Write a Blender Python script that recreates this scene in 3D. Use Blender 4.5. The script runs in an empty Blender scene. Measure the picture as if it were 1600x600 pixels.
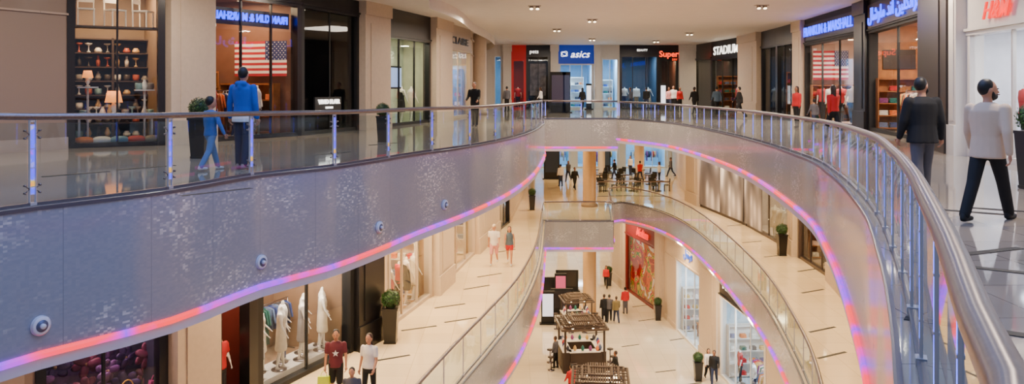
import bpy,bmesh,math,random
from mathutils import Vector,Matrix
from mathutils.geometry import tessellate_polygon
R=random.Random(7)
F=1250.;HY=138.;EH=1.55
L2,L1,L0=0.0,-5.9,-12.8
COL=bpy.context.scene.collection
def P(px,py,z=0.):
    d=(EH-z)*F/(py-HY); return Vector(((px-800)/F*d,d,z))
# ---------------------------------------------------------------- materials
def lin(c):
    r=[]
    for v in c[:3]:
        v/=255.; r.append(v/12.92 if v<=.04045 else ((v+.055)/1.055)**2.4)
    return (*r,1)
MC={}
def M(key,col=(128,128,128),rough=.5,metal=0,es=0,ecol=None,noise=0,nscale=8,spec=.5):
    if key in MC: return MC[key]
    m=bpy.data.materials.new(key); m.use_nodes=True; nt=m.node_tree; b=nt.nodes['Principled BSDF']
    b.inputs['Base Color'].default_value=lin(col); b.inputs['Roughness'].default_value=rough
    b.inputs['Metallic'].default_value=metal; b.inputs['Specular IOR Level'].default_value=spec
    if es: b.inputs['Emission Color'].default_value=lin(ecol or col); b.inputs['Emission Strength'].default_value=es
    if noise:
        tc=nt.nodes.new('ShaderNodeTexCoord'); n=nt.nodes.new('ShaderNodeTexNoise'); n.inputs['Scale'].default_value=nscale; n.inputs['Detail'].default_value=4
        nt.links.new(tc.outputs['Object'],n.inputs['Vector'])
        rp=nt.nodes.new('ShaderNodeValToRGB'); c=lin(col)
        rp.color_ramp.elements[0].position=.3; rp.color_ramp.elements[1].position=.7
        rp.color_ramp.elements[0].color=tuple(x*(1-noise) for x in c[:3])+(1,); rp.color_ramp.elements[1].color=tuple(min(1,x*(1+noise)) for x in c[:3])+(1,)
        nt.links.new(n.outputs['Fac'],rp.inputs['Fac']); nt.links.new(rp.outputs['Color'],b.inputs['Base Color'])
    MC[key]=m; return m
def glassmat(key,tint=(225,238,238),refl=.10,ior=1.45):
    if key in MC: return MC[key]
    m=bpy.data.materials.new(key); m.use_nodes=True; nt=m.node_tree; nt.nodes.clear()
    o=nt.nodes.new('ShaderNodeOutputMaterial'); mx=nt.nodes.new('ShaderNodeMixShader'); t=nt.nodes.new('ShaderNodeBsdfTransparent'); g=nt.nodes.new('ShaderNodeBsdfGlossy')
    t.inputs['Color'].default_value=lin(tint); g.inputs['Roughness'].default_value=.02; g.inputs['Color'].default_value=(.9,.95,1,1)
    lw=nt.nodes.new('ShaderNodeFresnel'); lw.inputs['IOR'].default_value=ior
    ma=nt.nodes.new('ShaderNodeMath'); ma.operation='ADD'; ma.inputs[1].default_value=refl; ma.use_clamp=True
    nt.links.new(lw.outputs[0],ma.inputs[0]); nt.links.new(ma.outputs[0],mx.inputs[0]); nt.links.new(t.outputs[0],mx.inputs[1]); nt.links.new(g.outputs[0],mx.inputs[2]); nt.links.new(mx.outputs[0],o.inputs[0])
    MC[key]=m; return m
def tilemat(key,col,grout,w=.6,h=.6,rough=.1,var=.06,mortar=.006,uv=False,off=0.):
    if key in MC: return MC[key]
    m=M(key,col,rough); nt=m.node_tree; b=nt.nodes['Principled BSDF']
    tc=nt.nodes.new('ShaderNodeTexCoord'); br=nt.nodes.new('ShaderNodeTexBrick'); br.offset=off
    br.inputs['Scale'].default_value=1; br.inputs['Brick Width'].default_value=w; br.inputs['Row Height'].default_value=h; br.inputs['Mortar Size'].default_value=mortar
    c=lin(col); br.inputs['Color1'].default_value=tuple(x*(1-var) for x in c[:3])+(1,); br.inputs['Color2'].default_value=tuple(min(1,x*(1+var)) for x in c[:3])+(1,); br.inputs['Mortar'].default_value=lin(grout)
    nt.links.new(tc.outputs['UV' if uv else 'Object'],br.inputs['Vector'])
    nt.links.new(br.outputs['Color'],b.inputs['Base Color'])
    n=nt.nodes.new('ShaderNodeTexNoise'); n.inputs['Scale'].default_value=1.5; nt.links.new(tc.outputs['Object'],n.inputs['Vector'])
    mr=nt.nodes.new('ShaderNodeMapRange'); mr.inputs[3].default_value=rough*.6; mr.inputs[4].default_value=rough*1.7; nt.links.new(n.outputs['Fac'],mr.inputs[0]); nt.links.new(mr.outputs[0],b.inputs['Roughness'])
    return m
def mosaicmat(key,base,bright,amount=.5):
    m=M(key,base,.22); nt=m.node_tree; b=nt.nodes['Principled BSDF']; N=nt.nodes.new; K=nt.links.new
    tc=N('ShaderNodeTexCoord')
    sc=N('ShaderNodeVectorMath'); sc.operation='MULTIPLY'; sc.inputs[1].default_value=(18,34,1); K(tc.outputs['UV'],sc.inputs[0])
    fl=N('ShaderNodeVectorMath'); fl.operation='FLOOR'; K(sc.outputs[0],fl.inputs[0])
    wn=N('ShaderNodeTexWhiteNoise'); K(fl.outputs[0],wn.inputs[0])
    ns=N('ShaderNodeTexNoise'); ns.inputs['Scale'].default_value=.7; ns.inputs['Detail'].default_value=3; K(tc.outputs['UV'],ns.inputs['Vector'])
    mr=N('ShaderNodeMapRange'); mr.inputs[1].default_value=.48; mr.inputs[2].default_value=.68; K(ns.outputs['Fac'],mr.inputs[0])
    pw=N('ShaderNodeMath'); pw.operation='POWER'; pw.inputs[1].default_value=5; K(wn.outputs[0],pw.inputs[0])
    mu=N('ShaderNodeMath'); mu.operation='MULTIPLY'; K(mr.outputs[0],mu.inputs[0]); K(pw.outputs[0],mu.inputs[1])
    ma=N('ShaderNodeMath'); ma.operation='MULTIPLY_ADD'; ma.inputs[1].default_value=.05; K(wn.outputs[0],ma.inputs[0]); 
    m2=N('ShaderNodeMath'); m2.operation='MULTIPLY'; m2.inputs[1].default_value=amount; K(mu.outputs[0],m2.inputs[0]); K(m2.outputs[0],ma.inputs[2])
    mx=N('ShaderNodeMix'); mx.data_type='RGBA'; K(ma.outputs[0],mx.inputs[0]); mx.inputs[6].default_value=lin(base); mx.inputs[7].default_value=lin(bright)  # sparkle of the glossy tiles painted into the base colour
    br=N('ShaderNodeTexBrick'); br.offset=0; br.inputs['Scale'].default_value=1; br.inputs['Brick Width'].default_value=1.3; br.inputs['Row Height'].default_value=50; br.inputs['Mortar Size'].default_value=.007
    br.inputs['Mortar'].default_value=tuple(x*.8 for x in lin(base)[:3])+(1,); K(tc.outputs['UV'],br.inputs['Vector']); K(mx.outputs[2],br.inputs['Color1']); K(mx.outputs[2],br.inputs['Color2'])
    K(br.outputs['Color'],b.inputs['Base Color'])
    b.inputs['Metallic'].default_value=.08; b.inputs['Coat Weight'].default_value=.4; b.inputs['Coat Roughness'].default_value=.08
    return m
def neonmat(key,cols,strength=5,scale=.5):
    m=M(key,(120,40,60),.4); nt=m.node_tree; b=nt.nodes['Principled BSDF']; N=nt.nodes.new; K=nt.links.new
    tc=N('ShaderNodeTexCoord'); ns=N('ShaderNodeTexNoise'); ns.inputs['Scale'].default_value=scale; ns.inputs['Detail'].default_value=3; K(tc.outputs['Object'],ns.inputs['Vector'])
    rp=N('ShaderNodeValToRGB'); e=rp.color_ramp.elements
    e[0].position=.3; e[0].color=lin(cols[0]); e[1].position=.7; e[1].color=lin(cols[-1])
    for i,c in enumerate(cols[1:-1]):
        x=e.new(.3+.4*(i+1)/(len(cols)-1)); x.color=lin(c)
    K(ns.outputs['Fac'],rp.inputs[0]); K(rp.outputs[0],b.inputs['Emission Color']); b.inputs['Emission Strength'].default_value=strength
    return m
GL=glassmat('balustrade_glass',(226,240,243),.02,1.33); SG=glassmat('shop_glass',(240,244,244),.02,1.3)
STEEL=M('brushed_steel',(128,120,124),.3,1,noise=.1,nscale=30); PST=M('post_steel',(190,190,198),.35,.5); DARK=M('black_frame',(20,19,22),.3); BLK=M('matt_black',(12,12,14),.6)
STONE=tilemat('beige_stone',(180,158,144),(146,126,114),w=1.2,h=.75,rough=.35,var=.03,mortar=.008)
PLAST=M('beige_plaster',(200,180,156),.5,noise=.04); WHITE=M('white_paint',(222,216,208),.5,noise=.02); COLM=M('column_beige',(170,136,94),.4,noise=.04)
CEIL=M('ceiling_plaster',(236,228,214),.6,noise=.02,nscale=2)
WARM=M('warm_lamp',(255,225,180),.5,es=9); COOL=M('cool_lamp',(235,240,255),.5,es=9); SOFT=M('soft_lamp',(255,230,195),.5,es=3)
WOOD=M('warm_wood',(150,92,48),.4,noise=.25,nscale=5); DWOOD=M('dark_wood',(54,36,25),.4,noise=.2,nscale=5)
LEAF=M('topiary_leaf',(44,84,28),.55,noise=.5,nscale=14); LEAF2=M('topiary_leaf_dark',(24,50,16),.55)
F2=tilemat('upper_floor_tile',(160,148,134),(108,98,88),rough=.05,w=.9,h=.9)
F1=tilemat('middle_floor_tile',(232,208,168),(194,168,130),rough=.06,w=.9,h=.9)
F0=tilemat('ground_floor_tile',(212,198,172),(174,160,136),rough=.06,w=.9,h=.9)
MOSL=mosaicmat('mosaic_blue_grey',(138,148,168),(242,246,255),.8); MOSR=mosaicmat('mosaic_silver',(158,158,156),(250,246,242),.8)
NEON=neonmat('neon_pink_violet',[(255,60,30),(255,20,60),(130,20,255),(255,24,70),(255,70,30)],2.2)
LEDB=neonmat('led_blue',[(20,40,255),(60,100,255),(40,30,255)],5.,3); LEDR=neonmat('led_rainbow',[(255,90,20),(170,160,60),(30,70,255),(70,60,255),(220,60,140)],2.2,5)
# ---------------------------------------------------------------- mesh builder
class MB:
    def __init__(s,*mats): s.v=[];s.f=[];s.mi=[];s.sm=[];s.mats=list(mats)
    def mat(s,m):
        if m not in s.mats: s.mats.append(m)
        return s.mats.index(m)
    def add(s,vs,fs,m,smooth=False):
        k=len(s.v); s.v+= [Vector(v) for v in vs]; i=s.mat(m)
        for f in fs: s.f.append([k+a for a in f]); s.mi.append(i); s.sm.append(smooth)
    def box(s,c,d,m,rz=0,taper=1.,rx=0):
        c=Vector(c); q=Matrix.Rotation(rz,3,'Z')@Matrix.Rotation(rx,3,'X'); vs=[]
        for z in(-.5,.5):
            t=taper if z>0 else 1
            for x,y in((-.5,-.5),(.5,-.5),(.5,.5),(-.5,.5)): vs.append(c+q@Vector((x*d[0]*t,y*d[1]*t,z*d[2])))
        s.add(vs,[(3,2,1,0),(4,5,6,7),(0,1,5,4),(1,2,6,5),(2,3,7,6),(3,0,4,7)],m); return s
    def rings(s,rings,m,smooth=True,caps=True):
        n=len(rings[0]); vs=[v for r in rings for v in r]; fs=[]
        for i in range(len(rings)-1):
            for j in range(n): fs.append((i*n+j,i*n+(j+1)%n,(i+1)*n+(j+1)%n,(i+1)*n+j))
        if caps: fs.append(tuple(range(n))[::-1]); fs.append(tuple((len(rings)-1)*n+j for j in range(n)))
        s.add(vs,fs,m,smooth); return s
    def cyl(s,p0,p1,r0,m,r1=None,n=12,smooth=True):
        p0=Vector(p0);p1=Vector(p1); r1=r0 if r1 is None else r1; w=(p1-p0).normalized()
        u=w.orthogonal().normalized(); v=w.cross(u)
        return s.rings([[p+(u*math.cos(a)+v*math.sin(a))*r for a in[2*math.pi*i/n for i in range(n)]] for p,r in((p0,r0),(p1,r1))],m,smooth)
    def tube(s,path,r,m,n=10):
        path=[Vector(p) for p in path]; rs=[]; 
        for i,p in enumerate(path):
            t=(path[min(i+1,len(path)-1)]-path[max(i-1,0)]).normalized(); u=t.cross(Vector((0,0,1)))
            u=u.normalized() if u.length>.01 else Vector((1,0,0)); v=t.cross(u)
            rs.append([p+(u*math.cos(a)+v*math.sin(a))*r for a in[2*math.pi*k/n for k in range(n)]])
        return s.rings(rs,m)
    def lathe(s,c,prof,m,n=16,sy=1.):
        c=Vector(c); return s.rings([[c+Vector((r*math.cos(2*math.pi*k/n),sy*r*math.sin(2*math.pi*k/n),z)) for k in range(n)] for r,z in prof],m)
    def ell(s,c,r,m,n=14,k=8,rot=None):
        c=Vector(c); rs=[]
        for i in range(1,k):
            a=math.pi*i/k; z=-math.cos(a); q=math.sin(a)
            rs.append([c+((rot or Matrix.Identity(3))@Vector((r[0]*q*math.cos(2*math.pi*j/n),r[1]*q*math.sin(2*math.pi*j/n),r[2]*z))) for j in range(n)])
        return s.rings(rs,m)
    def mesh(s,name='m'):
        me=bpy.data.meshes.new(name); me.from_pydata([tuple(v) for v in s.v],[],s.f)
        for m in s.mats: me.materials.append(m)
        me.polygons.foreach_set('material_index',s.mi); me.polygons.foreach_set('use_smooth',s.sm); me.update(); return me
def obj(name,me,parent=None,loc=(0,0,0),rz=0,label=None,cat=None,group=None,kind=None,rot=None):
    o=bpy.data.objects.new(name,me); COL.objects.link(o); o.location=loc; o.rotation_euler=rot or (0,0,rz)
    if parent: o.parent=parent
    if label:o['label']=label
    if cat:o['category']=cat
    if group:o['group']=group
    if kind:o['kind']=kind
    return o
def empty(name,loc=(0,0,0),rz=0,**k): 
    o=obj(name,None,None,loc,rz,**k); o.empty_display_size=.2; return o
def clone(root,loc,rz=0,sc=1.,**k):
    c=root.copy(); COL.objects.link(c); c.location=loc; c.rotation_euler=(0,0,rz); c.scale=(sc,)*3
    for a,b in k.items(): c[a]=b
    for ch in list(root.children):
        d=ch.copy(); COL.objects.link(d); d.parent=c
        for g in list(ch.children):
            e=g.copy(); COL.objects.link(e); e.parent=d
    return c
def text(s,size,m,parent,loc,rz=0,ext=.02,sx=1.,bold=0,shear=0,name='lettering',mirror=False,width=None,rot=None):
    c=bpy.data.curves.new('t','FONT'); c.body=s; c.size=size; c.extrude=ext; c.offset=bold; c.shear=shear; c.align_x='CENTER'; c.align_y='CENTER'
    c.resolution_u=3
    t=bpy.data.objects.new('t',c); COL.objects.link(t); dg=bpy.context.evaluated_depsgraph_get(); me=bpy.data.meshes.new_from_object(t.evaluated_get(dg)); bpy.data.objects.remove(t)
    xs=[v.co.x for v in me.vertices]
    if width and xs: sx=width/(max(xs)-min(xs))
    mid=(max(xs)+min(xs))/2 if xs else 0
    for v in me.vertices: v.co.x=(v.co.x-mid)*sx*(-1 if mirror else 1)
    me.materials.clear(); me.materials.append(m)
    return obj(name,me,parent,loc,rot=rot or (math.pi/2,0,rz))
AR={'ف':(0xFED1,0xFED2,0xFED3,0xFED4),'ر':(0xFEAD,0xFEAE,0,0),'ا':(0xFE8D,0xFE8E,0,0),'ن':(0xFEE5,0xFEE6,0xFEE7,0xFEE8),'ك':(0xFED9,0xFEDA,0xFEDB,0xFEDC),'ل':(0xFEDD,0xFEDE,0xFEDF,0xFEE0),'ي':(0xFEF1,0xFEF2,0xFEF3,0xFEF4),'د':(0xFEA9,0xFEAA,0,0),'م':(0xFEE1,0xFEE2,0xFEE3,0xFEE4),'ش':(0xFEB5,0xFEB6,0xFEB7,0xFEB8),'ت':(0xFE95,0xFE96,0xFE97,0xFE98),'ق':(0xFED5,0xFED6,0xFED7,0xFED8),'ه':(0xFEE9,0xFEEA,0xFEEB,0xFEEC),'س':(0xFEB1,0xFEB2,0xFEB3,0xFEB4)}
def arab(w):
    out=[]
    for word in w.split(' '):
        r='';prev=False
        for i,ch in enumerate(word):
            f=AR[ch]; nxt=i<len(word)-1 and f[2]
            r+=chr(f[3] if prev and nxt else f[1] if prev else f[2] if nxt else f[0]); prev=bool(f[2])
        out.append(r[::-1])
    return ' '.join(out[::-1])
# ---------------------------------------------------------------- remeshed bodies
def cap(b,p0,p1,r0,r1,m,n=12,sy=1.):
    p0=Vector(p0);p1=Vector(p1); w=p1-p0; L=w.length; w.normalize(); u=w.orthogonal().normalized()
    if abs(w.z)>.5: u=Vector((1,0,0)); u=(u-w*u.dot(w)).normalized()
    v=w.cross(u); rs=[]
    for k in range(1,5):
        a=math.pi/2*k/4; rs.append((p0-w*r0*math.cos(a),r0*math.sin(a)))
    for k in range(0,4):
        a=math.pi/2*k/4; rs.append((p1+w*r1*math.sin(a),r1*math.cos(a)))
    b.rings([[p+(u*math.cos(t)+v*sy*math.sin(t))*r for t in[2*math.pi*i/n for i in range(n)]] for p,r in rs],m)
def remesh(b,vox,it=2,mat=None):
    me=b.mesh(); o=bpy.data.objects.new('tmp',me); COL.objects.link(o)
    m=o.modifiers.new('r','REMESH'); m.mode='VOXEL'; m.voxel_size=vox; m.use_smooth_shade=True
    s=o.modifiers.new('s','SMOOTH'); s.factor=.5; s.iterations=it
    out=bpy.data.meshes.new_from_object(o.evaluated_get(bpy.context.evaluated_depsgraph_get())); bpy.data.objects.remove(o)
    out.materials.clear(); out.materials.append(mat)
    for p in out.polygons: p.use_smooth=True
    return out
def join(me,b):
    bm=bmesh.new(); bm.from_mesh(me); t=b.mesh(); bm.from_mesh(t); bm.to_mesh(me); bm.free(); 
    for p in me.polygons: p.use_smooth=True
def rad(a): return a*math.pi/180
SKIN=M('skin',(190,134,102),.5); SKIN2=M('skin_tan',(146,96,68),.5); MANN=M('mannequin_white',(240,234,226),.35)
HBLK=M('hair_black',(16,13,12),.5); HBRN=M('hair_brown',(52,32,22),.5)
STAND=dict(hl=4,kl=2,hr=-4,kr=4,al=6,bl=12,ar=-4,br=14)
WALK=dict(hl=24,kl=6,hr=-18,kr=22,al=-18,bl=14,ar=20,br=24)
WALK2=dict(hl=-16,kl=20,hr=22,kr=5,al=16,bl=20,ar=-14,br=12)
def cloth(key,col,nz=.05): return M('cloth_'+key,col,.8,noise=nz,nscale=12)
def figure(name,loc,yaw,h,pose,top,bot,label,cat='person',skin=SKIN,hair=HBLK,fem=False,detail=0,sleeve='long',pants='long',beard=False,long_hair=False,shoe=None,head=True,group=None,dress=False,kid=False,mannequin=False,lean=0,cap_col=None,inner=None,bulk=0.):
    p=dict(STAND); p.update(pose); vox={2:.016,1:.024,0:.032}[detail]
    k=h/1.8; hs=1.25 if kid else 1.04
    sw=.165 if fem else .195; hw=.09; zp=.94
    T,S=.43,.42
    def leg(s,a,b):
        a,b=rad(a),rad(b); hp=Vector((s*hw,0,zp)); kn=hp+Vector((0,math.sin(a),-math.cos(a)))*T; an=kn+Vector((0,math.sin(a-b),-math.cos(a-b)))*S; return hp,kn,an
    lg=[leg(-1,p['hl'],p['kl']),leg(1,p['hr'],p['kr'])]
    dz=.085-min(l[2].z for l in lg)
    lg=[tuple(q+Vector((0,0,dz)) for q in l) for l in lg]
    zo=dz
    Rl=Matrix.Rotation(-rad(lean),3,'X')
    def up(v):
        v=Vector(v)-Vector((0,0,zp)); return Rl@v+Vector((0,0,zp+zo))
    def arm(s,a,b,ab):
        a,b=rad(a),rad(b); sh=Vector((s*sw,0,1.43)); c=math.cos(rad(ab)); el=sh+Vector((s*math.sin(rad(ab)),math.sin(a)*c,-math.cos(a)*c))*.29
        d=Vector((s*(math.sin(rad(ab))-.12-p.get('inl',0)),math.sin(a+b),-math.cos(a+b))).normalized(); wr=el+d*.25
        return up(sh),up(el),up(wr),(Rl@d).normalized()
    ar=[arm(-1,p['al'],p['bl'],p.get('abl',9)),arm(1,p['ar'],p['br'],p.get('abr',9))]
    def loft(b,prof,m,n=16):
        b.rings([[up((x*math.cos(t),y+ry*math.sin(t),z)) for t in[2*math.pi*i/n for i in range(n)]] for z,x,ry,y in prof],m)
    wst=.125 if fem else .148; hip=.175 if fem else .165
    tor=[(.86,hip*.8,.10,0),(.93,hip,.115,-.01),(1.0,hip*.97,.11,-.005),(1.1,wst,.095,0),(1.2,wst+.012,.10,.005),(1.32,sw-.02,.115,.01),(1.40,sw-.015,.105,0),(1.46,sw-.06,.085,0),(1.50,.07,.06,0)]
    sm=MANN if mannequin else skin
    b=MB(); loft(b,tor,sm); 
    hc=up((0,.02,1.665)); hsv=Vector((.076,.096,.118))*hs
    cap(b,up((0,-.005,1.46)),up((0,.01,1.57)),.056,.05,sm)
    hy=Matrix.Rotation(rad(p.get('hyaw',0)),3,'Z')
    if head:
        hc=hc+Vector((0,0,.03 if kid else 0))
        b.ell(hc,hsv,sm,rot=hy); b.ell(hc+hy@Vector((0,.03,-.05))*hs,(.056*hs,.062*hs,.062*hs),sm,rot=hy)
        if detail: 
            cap(b,hc+hy@Vector((0,.092,.0)),hc+hy@Vector((0,.112,-.03)),.008,.016,sm)
            for s in(-1,1): b.ell(hc+hy@Vector((s*.082,-.002,-.01)),(.014,.024,.035),sm,rot=hy)
    for s,(sh,el,wr,d) in zip((-1,1),ar):
        cap(b,sh,el,.05,.037,sm); cap(b,el,wr,.038,.025,sm)
        q=d.to_track_quat('Z','X').to_matrix()
        b.ell(wr+d*.05,(.022,.04,.055),sm,rot=q)
    for hp,kn,an in lg:
        cap(b,hp,kn,.085,.056,sm); cap(b,kn,an,.057,.036,sm); cap(b,an+Vector((0,-.03,-.045)),an+Vector((0,.14,-.06)),.035,.026,sm)
    body=remesh(b,vox,2,sm)
    if detail:
        fb=MB()
        for s,(sh,el,wr,d) in zip((-1,1),ar):
            q=d.to_track_quat('Z','X').to_matrix(); 
            w1=q@Vector((0,1,0)); n1=q@Vector((1,0,0))
            if abs(w1.x)>abs(n1.x): w1,n1=n1,w1
            inw=n1 if n1.x*s<0 else -n1; fw=w1 if w1.y>0 else -w1
            for i,(o_,L) in enumerate(((.03,.07),(.01,.078),(-.01,.072),(-.028,.058))):
                a=wr+d*.075+fw*o_; c1=a+(d*.9+inw*.25).normalized()*L*.5; c2=c1+(d*.7+inw*.7).normalized()*L*.3; c3=c2+(d*.3+inw*.95).normalized()*L*.25
                cap(fb,a,c1,.0095,.009,sm,n=8); cap(fb,c1,c2,.009,.0085,sm,n=8); cap(fb,c2,c3,.0085,.0075,sm,n=8)
            a=wr+d*.03+fw*.028; c1=a+(d*.6+fw*.7).normalized()*.04; cap(fb,a,c1,.012,.011,sm,n=8); cap(fb,c1,c1+(d*.9+inw*.3).normalized()*.03,.011,.009,sm,n=8)
        join(body,fb)
    root=empty(name,(0,0,0),0,label=label,cat=cat,group=group)
    def part(n,me,lb=None): 
        for v in me.vertices: v.co*=k
        return obj(n,me,root,label=lb)
    part('body',body)
    if bot and not dress:
        c=MB(); g=.016; loft(c,[(.84,hip*.85+g,.115,0),(.93,hip+g,.115+g,-.01),(1.03,hip*.95+g,.11+g,0)],bot)
        for hp,kn,an in lg:
            if pants=='long': cap(c,hp,kn,.1,.075,bot); cap(c,kn,an+Vector((0,0,.0)),.075,.062,bot)
            elif pants=='short': cap(c,hp,hp.lerp(kn,.45),.1,.088,bot)
            elif pants=='knee': cap(c,hp,hp.lerp(kn,.95),.1,.085,bot)
            else: cap(c,hp,kn,.092,.066,bot); cap(c,kn,an+Vector((0,0,.02)),.064,.043,bot)
        part('trousers' if pants!='short' else 'shorts',remesh(c,vox,2,bot))
    if dress:
        c=MB(); g=.018; loft(c,[(.50,hip+.07,.16,0),(.7,hip+.045,.14,0),(.93,hip+g,.13,0),(1.1,wst+g,.095+g,0),(1.2,wst+g,.1+g,.005),(1.32,sw-.012,.125,.012),(1.39,sw-.03,.1,0)],dress)
        part('dress',remesh(c,vox,2,dress))
    elif top:
        c=MB(); g=(.022 if sleeve=='long' else .016)+bulk; low=.88 if not fem else .93
        if bulk: low=.84
        pr=[(low,hip+g*1.3,.115+g*1.3,-.005),(1.0,hip*.98+g,.11+g,-.0),(1.1,max(wst,hip*.85)+g,.1+g,0),(1.2,wst+.015+g,.105+g,.005),(1.32,sw-.01+g,.115+g,.01),(1.41,sw-.005+g*.5,.105+g,0),(1.475,sw-.06+g*.5,.082+g*.6,-.003),(1.515,.078,.072,0)]
        loft(c,pr,top)
        for sh,el,wr,d in ar:
            if sleeve=='long': cap(c,sh,el,.068+bulk*.6,.054+bulk*.5,top); cap(c,el,wr-d*.01,.054+bulk*.5,.04+bulk*.2,top)
            elif sleeve=='short': cap(c,sh,sh.lerp(el,.6),.066,.06,top)
        if inner=='hood' or (inner and detail==2): cap(c,up((-.06,-.075,1.5)),up((.06,-.075,1.5)),.055,.055,top); cap(c,up((0,-.08,1.43)),up((0,-.07,1.5)),.06,.06,top)
        part('jacket' if sleeve=='long' else 'shirt',remesh(c,vox,2,top))
        if inner not in(None,'hood'):
            c=MB(); loft(c,[(.83,hip+.04,.15,-.005),(.95,hip+.032,.142,-.0)],inner); part('shirt',remesh(c,vox,1,inner))
    if not mannequin:
        sh_=shoe or BLK
        for hp,kn,an in lg:
            c=MB(); cap(c,an+Vector((0,-.035,-.045)),an+Vector((0,.15,-.055)),.044,.035,sh_); cap(c,an+Vector((0,-.02,.0)),an+Vector((0,-.02,-.04)),.046,.044,sh_)
            part('shoe',remesh(c,.022 if detail else .03,1,sh_))
        if head:
            c=MB(); 
            c.ell(hc+hy@Vector((0,-.026,.026))*hs,(.086*hs,.094*hs,.110*hs),hair,rot=hy)
            if cap_col: cap(c,hc+hy@Vector((0,.06,.06)),hc+hy@Vector((0,.15,.045)),.04,.03,hair)
            if long_hair:
                cap(c,hc+hy@Vector((0,-.065,0)),hc+hy@Vector((0,-.09,-.24)),.07,.05,hair)
                for s in(-1,1): cap(c,hc+hy@Vector((s*.06,-.03,-.02)),hc+hy@Vector((s*.07,-.04,-.22)),.035,.025,hair)
            part('cap' if cap_col else 'hair',remesh(c,min(vox,.022),1,hair))
            if beard:
                c=MB(); c.ell(hc+hy@Vector((0,.045,-.08)),(.06,.064,.055),hair,rot=hy); 
                for s in(-1,1): cap(c,hc+hy@Vector((s*.070,.005,-.0)),hc+hy@Vector((s*.056,.045,-.07)),.016,.024,hair)
                part('beard',remesh(c,.016,1,hair))
            if detail==2:
                for s in(-1,1):
                    c=MB(); c.ell(hc+hy@Vector((s*.03,.095,.012)),(.013,.008,.008),BLK,n=8,k=6); part('eye',c.mesh())
                c=MB(); c.ell(hc+hy@Vector((0,.108,-.058)),(.024,.01,.008),M('lips',(150,80,70),.5),n=8,k=6); part('mouth',c.mesh())
    root.location=loc; root.rotation_euler=(0,0,rad(yaw))
    return root,k,ar
# ---------------------------------------------------------------- curves
def cat(pts,step=.6):
    out=[]; n=len(pts)
    for i in range(n-1):
        p0,p1,p2,p3=pts[max(i-1,0)],pts[i],pts[i+1],pts[min(i+2,n-1)]
        L=math.dist(p1[:2],p2[:2]); k=max(1,int(L/step))
        for j in range(k):
            t=j/k; out.append(tuple(.5*((2*b)+(c-a)*t+(2*a-5*b+4*c-d)*t*t+(3*b-a-3*c+d)*t**3) for a,b,c,d in zip(p0,p1,p2,p3)))
    out.append(tuple(pts[-1])); return out
def XY(px,py,z): v=P(px,py,z); return (v.x,v.y)
def row(px,py,z,zb,zr): return (*XY(px,py,z),zb,zr)
L2L=[(-9.0,5.0,-2.0,1.2),(-7.7,8,-2.0,1.22)]+[row(0,330,0,-2.0,1.24),row(60,322,0,-2.0,1.22),row(265,297,0,-2.03,1.18),row(405,273,0,-2.05,1.14),row(508,262,0,-2.02,1.12),row(590,250,0,-1.98,1.1),row(650,240,0,-1.93,1.1),row(735,228,0,-1.82,1.08),row(800,215,0,-1.72,1.08),row(835,203,0,-1.62,1.08),row(850,192,0,-1.5,1.02)]
BR2=[row(850,192,0,-1.5,1.02),(1.6,41.2,-1.55,.95),(5.44,41.2,-1.55,.92)]
L2R=[(5.44,41.2,-1.12,.9),row(1050,192,0,-1.12,.86),row(1150,212,0,-1.1,.88),row(1250,243,0,-1.3,.9),row(1300,272,0,-1.5,.94),row(1350,325,0,-1.9,.98),row(1380,400,0,-2.0,1.0),row(1400,490,0,-2.0,1.02),(2.05,4.19,-2.0,1.04),(1.47,2.9,-2.0,1.04),(1.02,1.95,-2.0,1.04),(.82,1.5,-2.0,1.04),(.58,1.08,-2,1.04),(0,.66,-2,1.04)]
L2N=[(0,.66,-2,1.04),(-2,.7,-2,1.05),(-5,1.3,-2,1.1),(-9,5.0,-2,1.2)]
L1L=[(-3.5,8,-7.4,-4.8),(-3.4,12,-7.4,-4.8),(-2.43,15.2,-7.4,-4.8)]+[row(a,b_,L1,-7.35,-4.8) for a,b_ in((720,600),(770,540),(815,480),(843,415),(850,362))]
BR1=[L1L[-1],(1.85,45,-7.5,-4.8),(5.7,45,-7.5,-4.8)]
L1R=[(5.7,45,-7.1,-4.85),(6.3,51.5,-7.1,-4.85),(7.2,52.3,-7.1,-4.85),(8.5,50,-7.1,-4.85),(9.4,46,-7.1,-4.85),(9.6,39.6,-7.1,-4.85),(8.94,29.4,-7.1,-4.85),(7.78,22.1,-7.0,-4.85),(6.6,17.3,-7,-4.85),(4.5,11,-7,-4.85),(1,7,-7,-4.85)]
cL2L,cL2R,cL2N,cL1L,cL1R=cat(L2L),cat(L2R,.3),cat(L2N),cat(L1L),cat(L1R[2:])
cL1R=[L1R[0],L1R[1]]+cL1R
def lin_(pts,step=1.0):
    out=[]
    for a,b in zip(pts,pts[1:]):
        k=max(1,int(math.dist(a[:2],b[:2])/step))
        out+=[tuple(p+(q-p)*j/k for p,q in zip(a,b)) for j in range(k)]
    return out+[pts[-1]]
cBR2,cBR1=lin_(BR2),lin_(BR1)
def loop(*cs):
    o=[]
    for c in cs:
        for p in c:
            if not o or math.dist(o[-1],p[:2])>.02: o.append(tuple(p[:2]))
    if math.dist(o[0],o[-1])<.02: o.pop()
    return o
H2=loop(cL2L,cBR2,cL2R,cL2N); H1=loop(cL1L,cBR1,cL1R,[L1L[0]])
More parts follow.
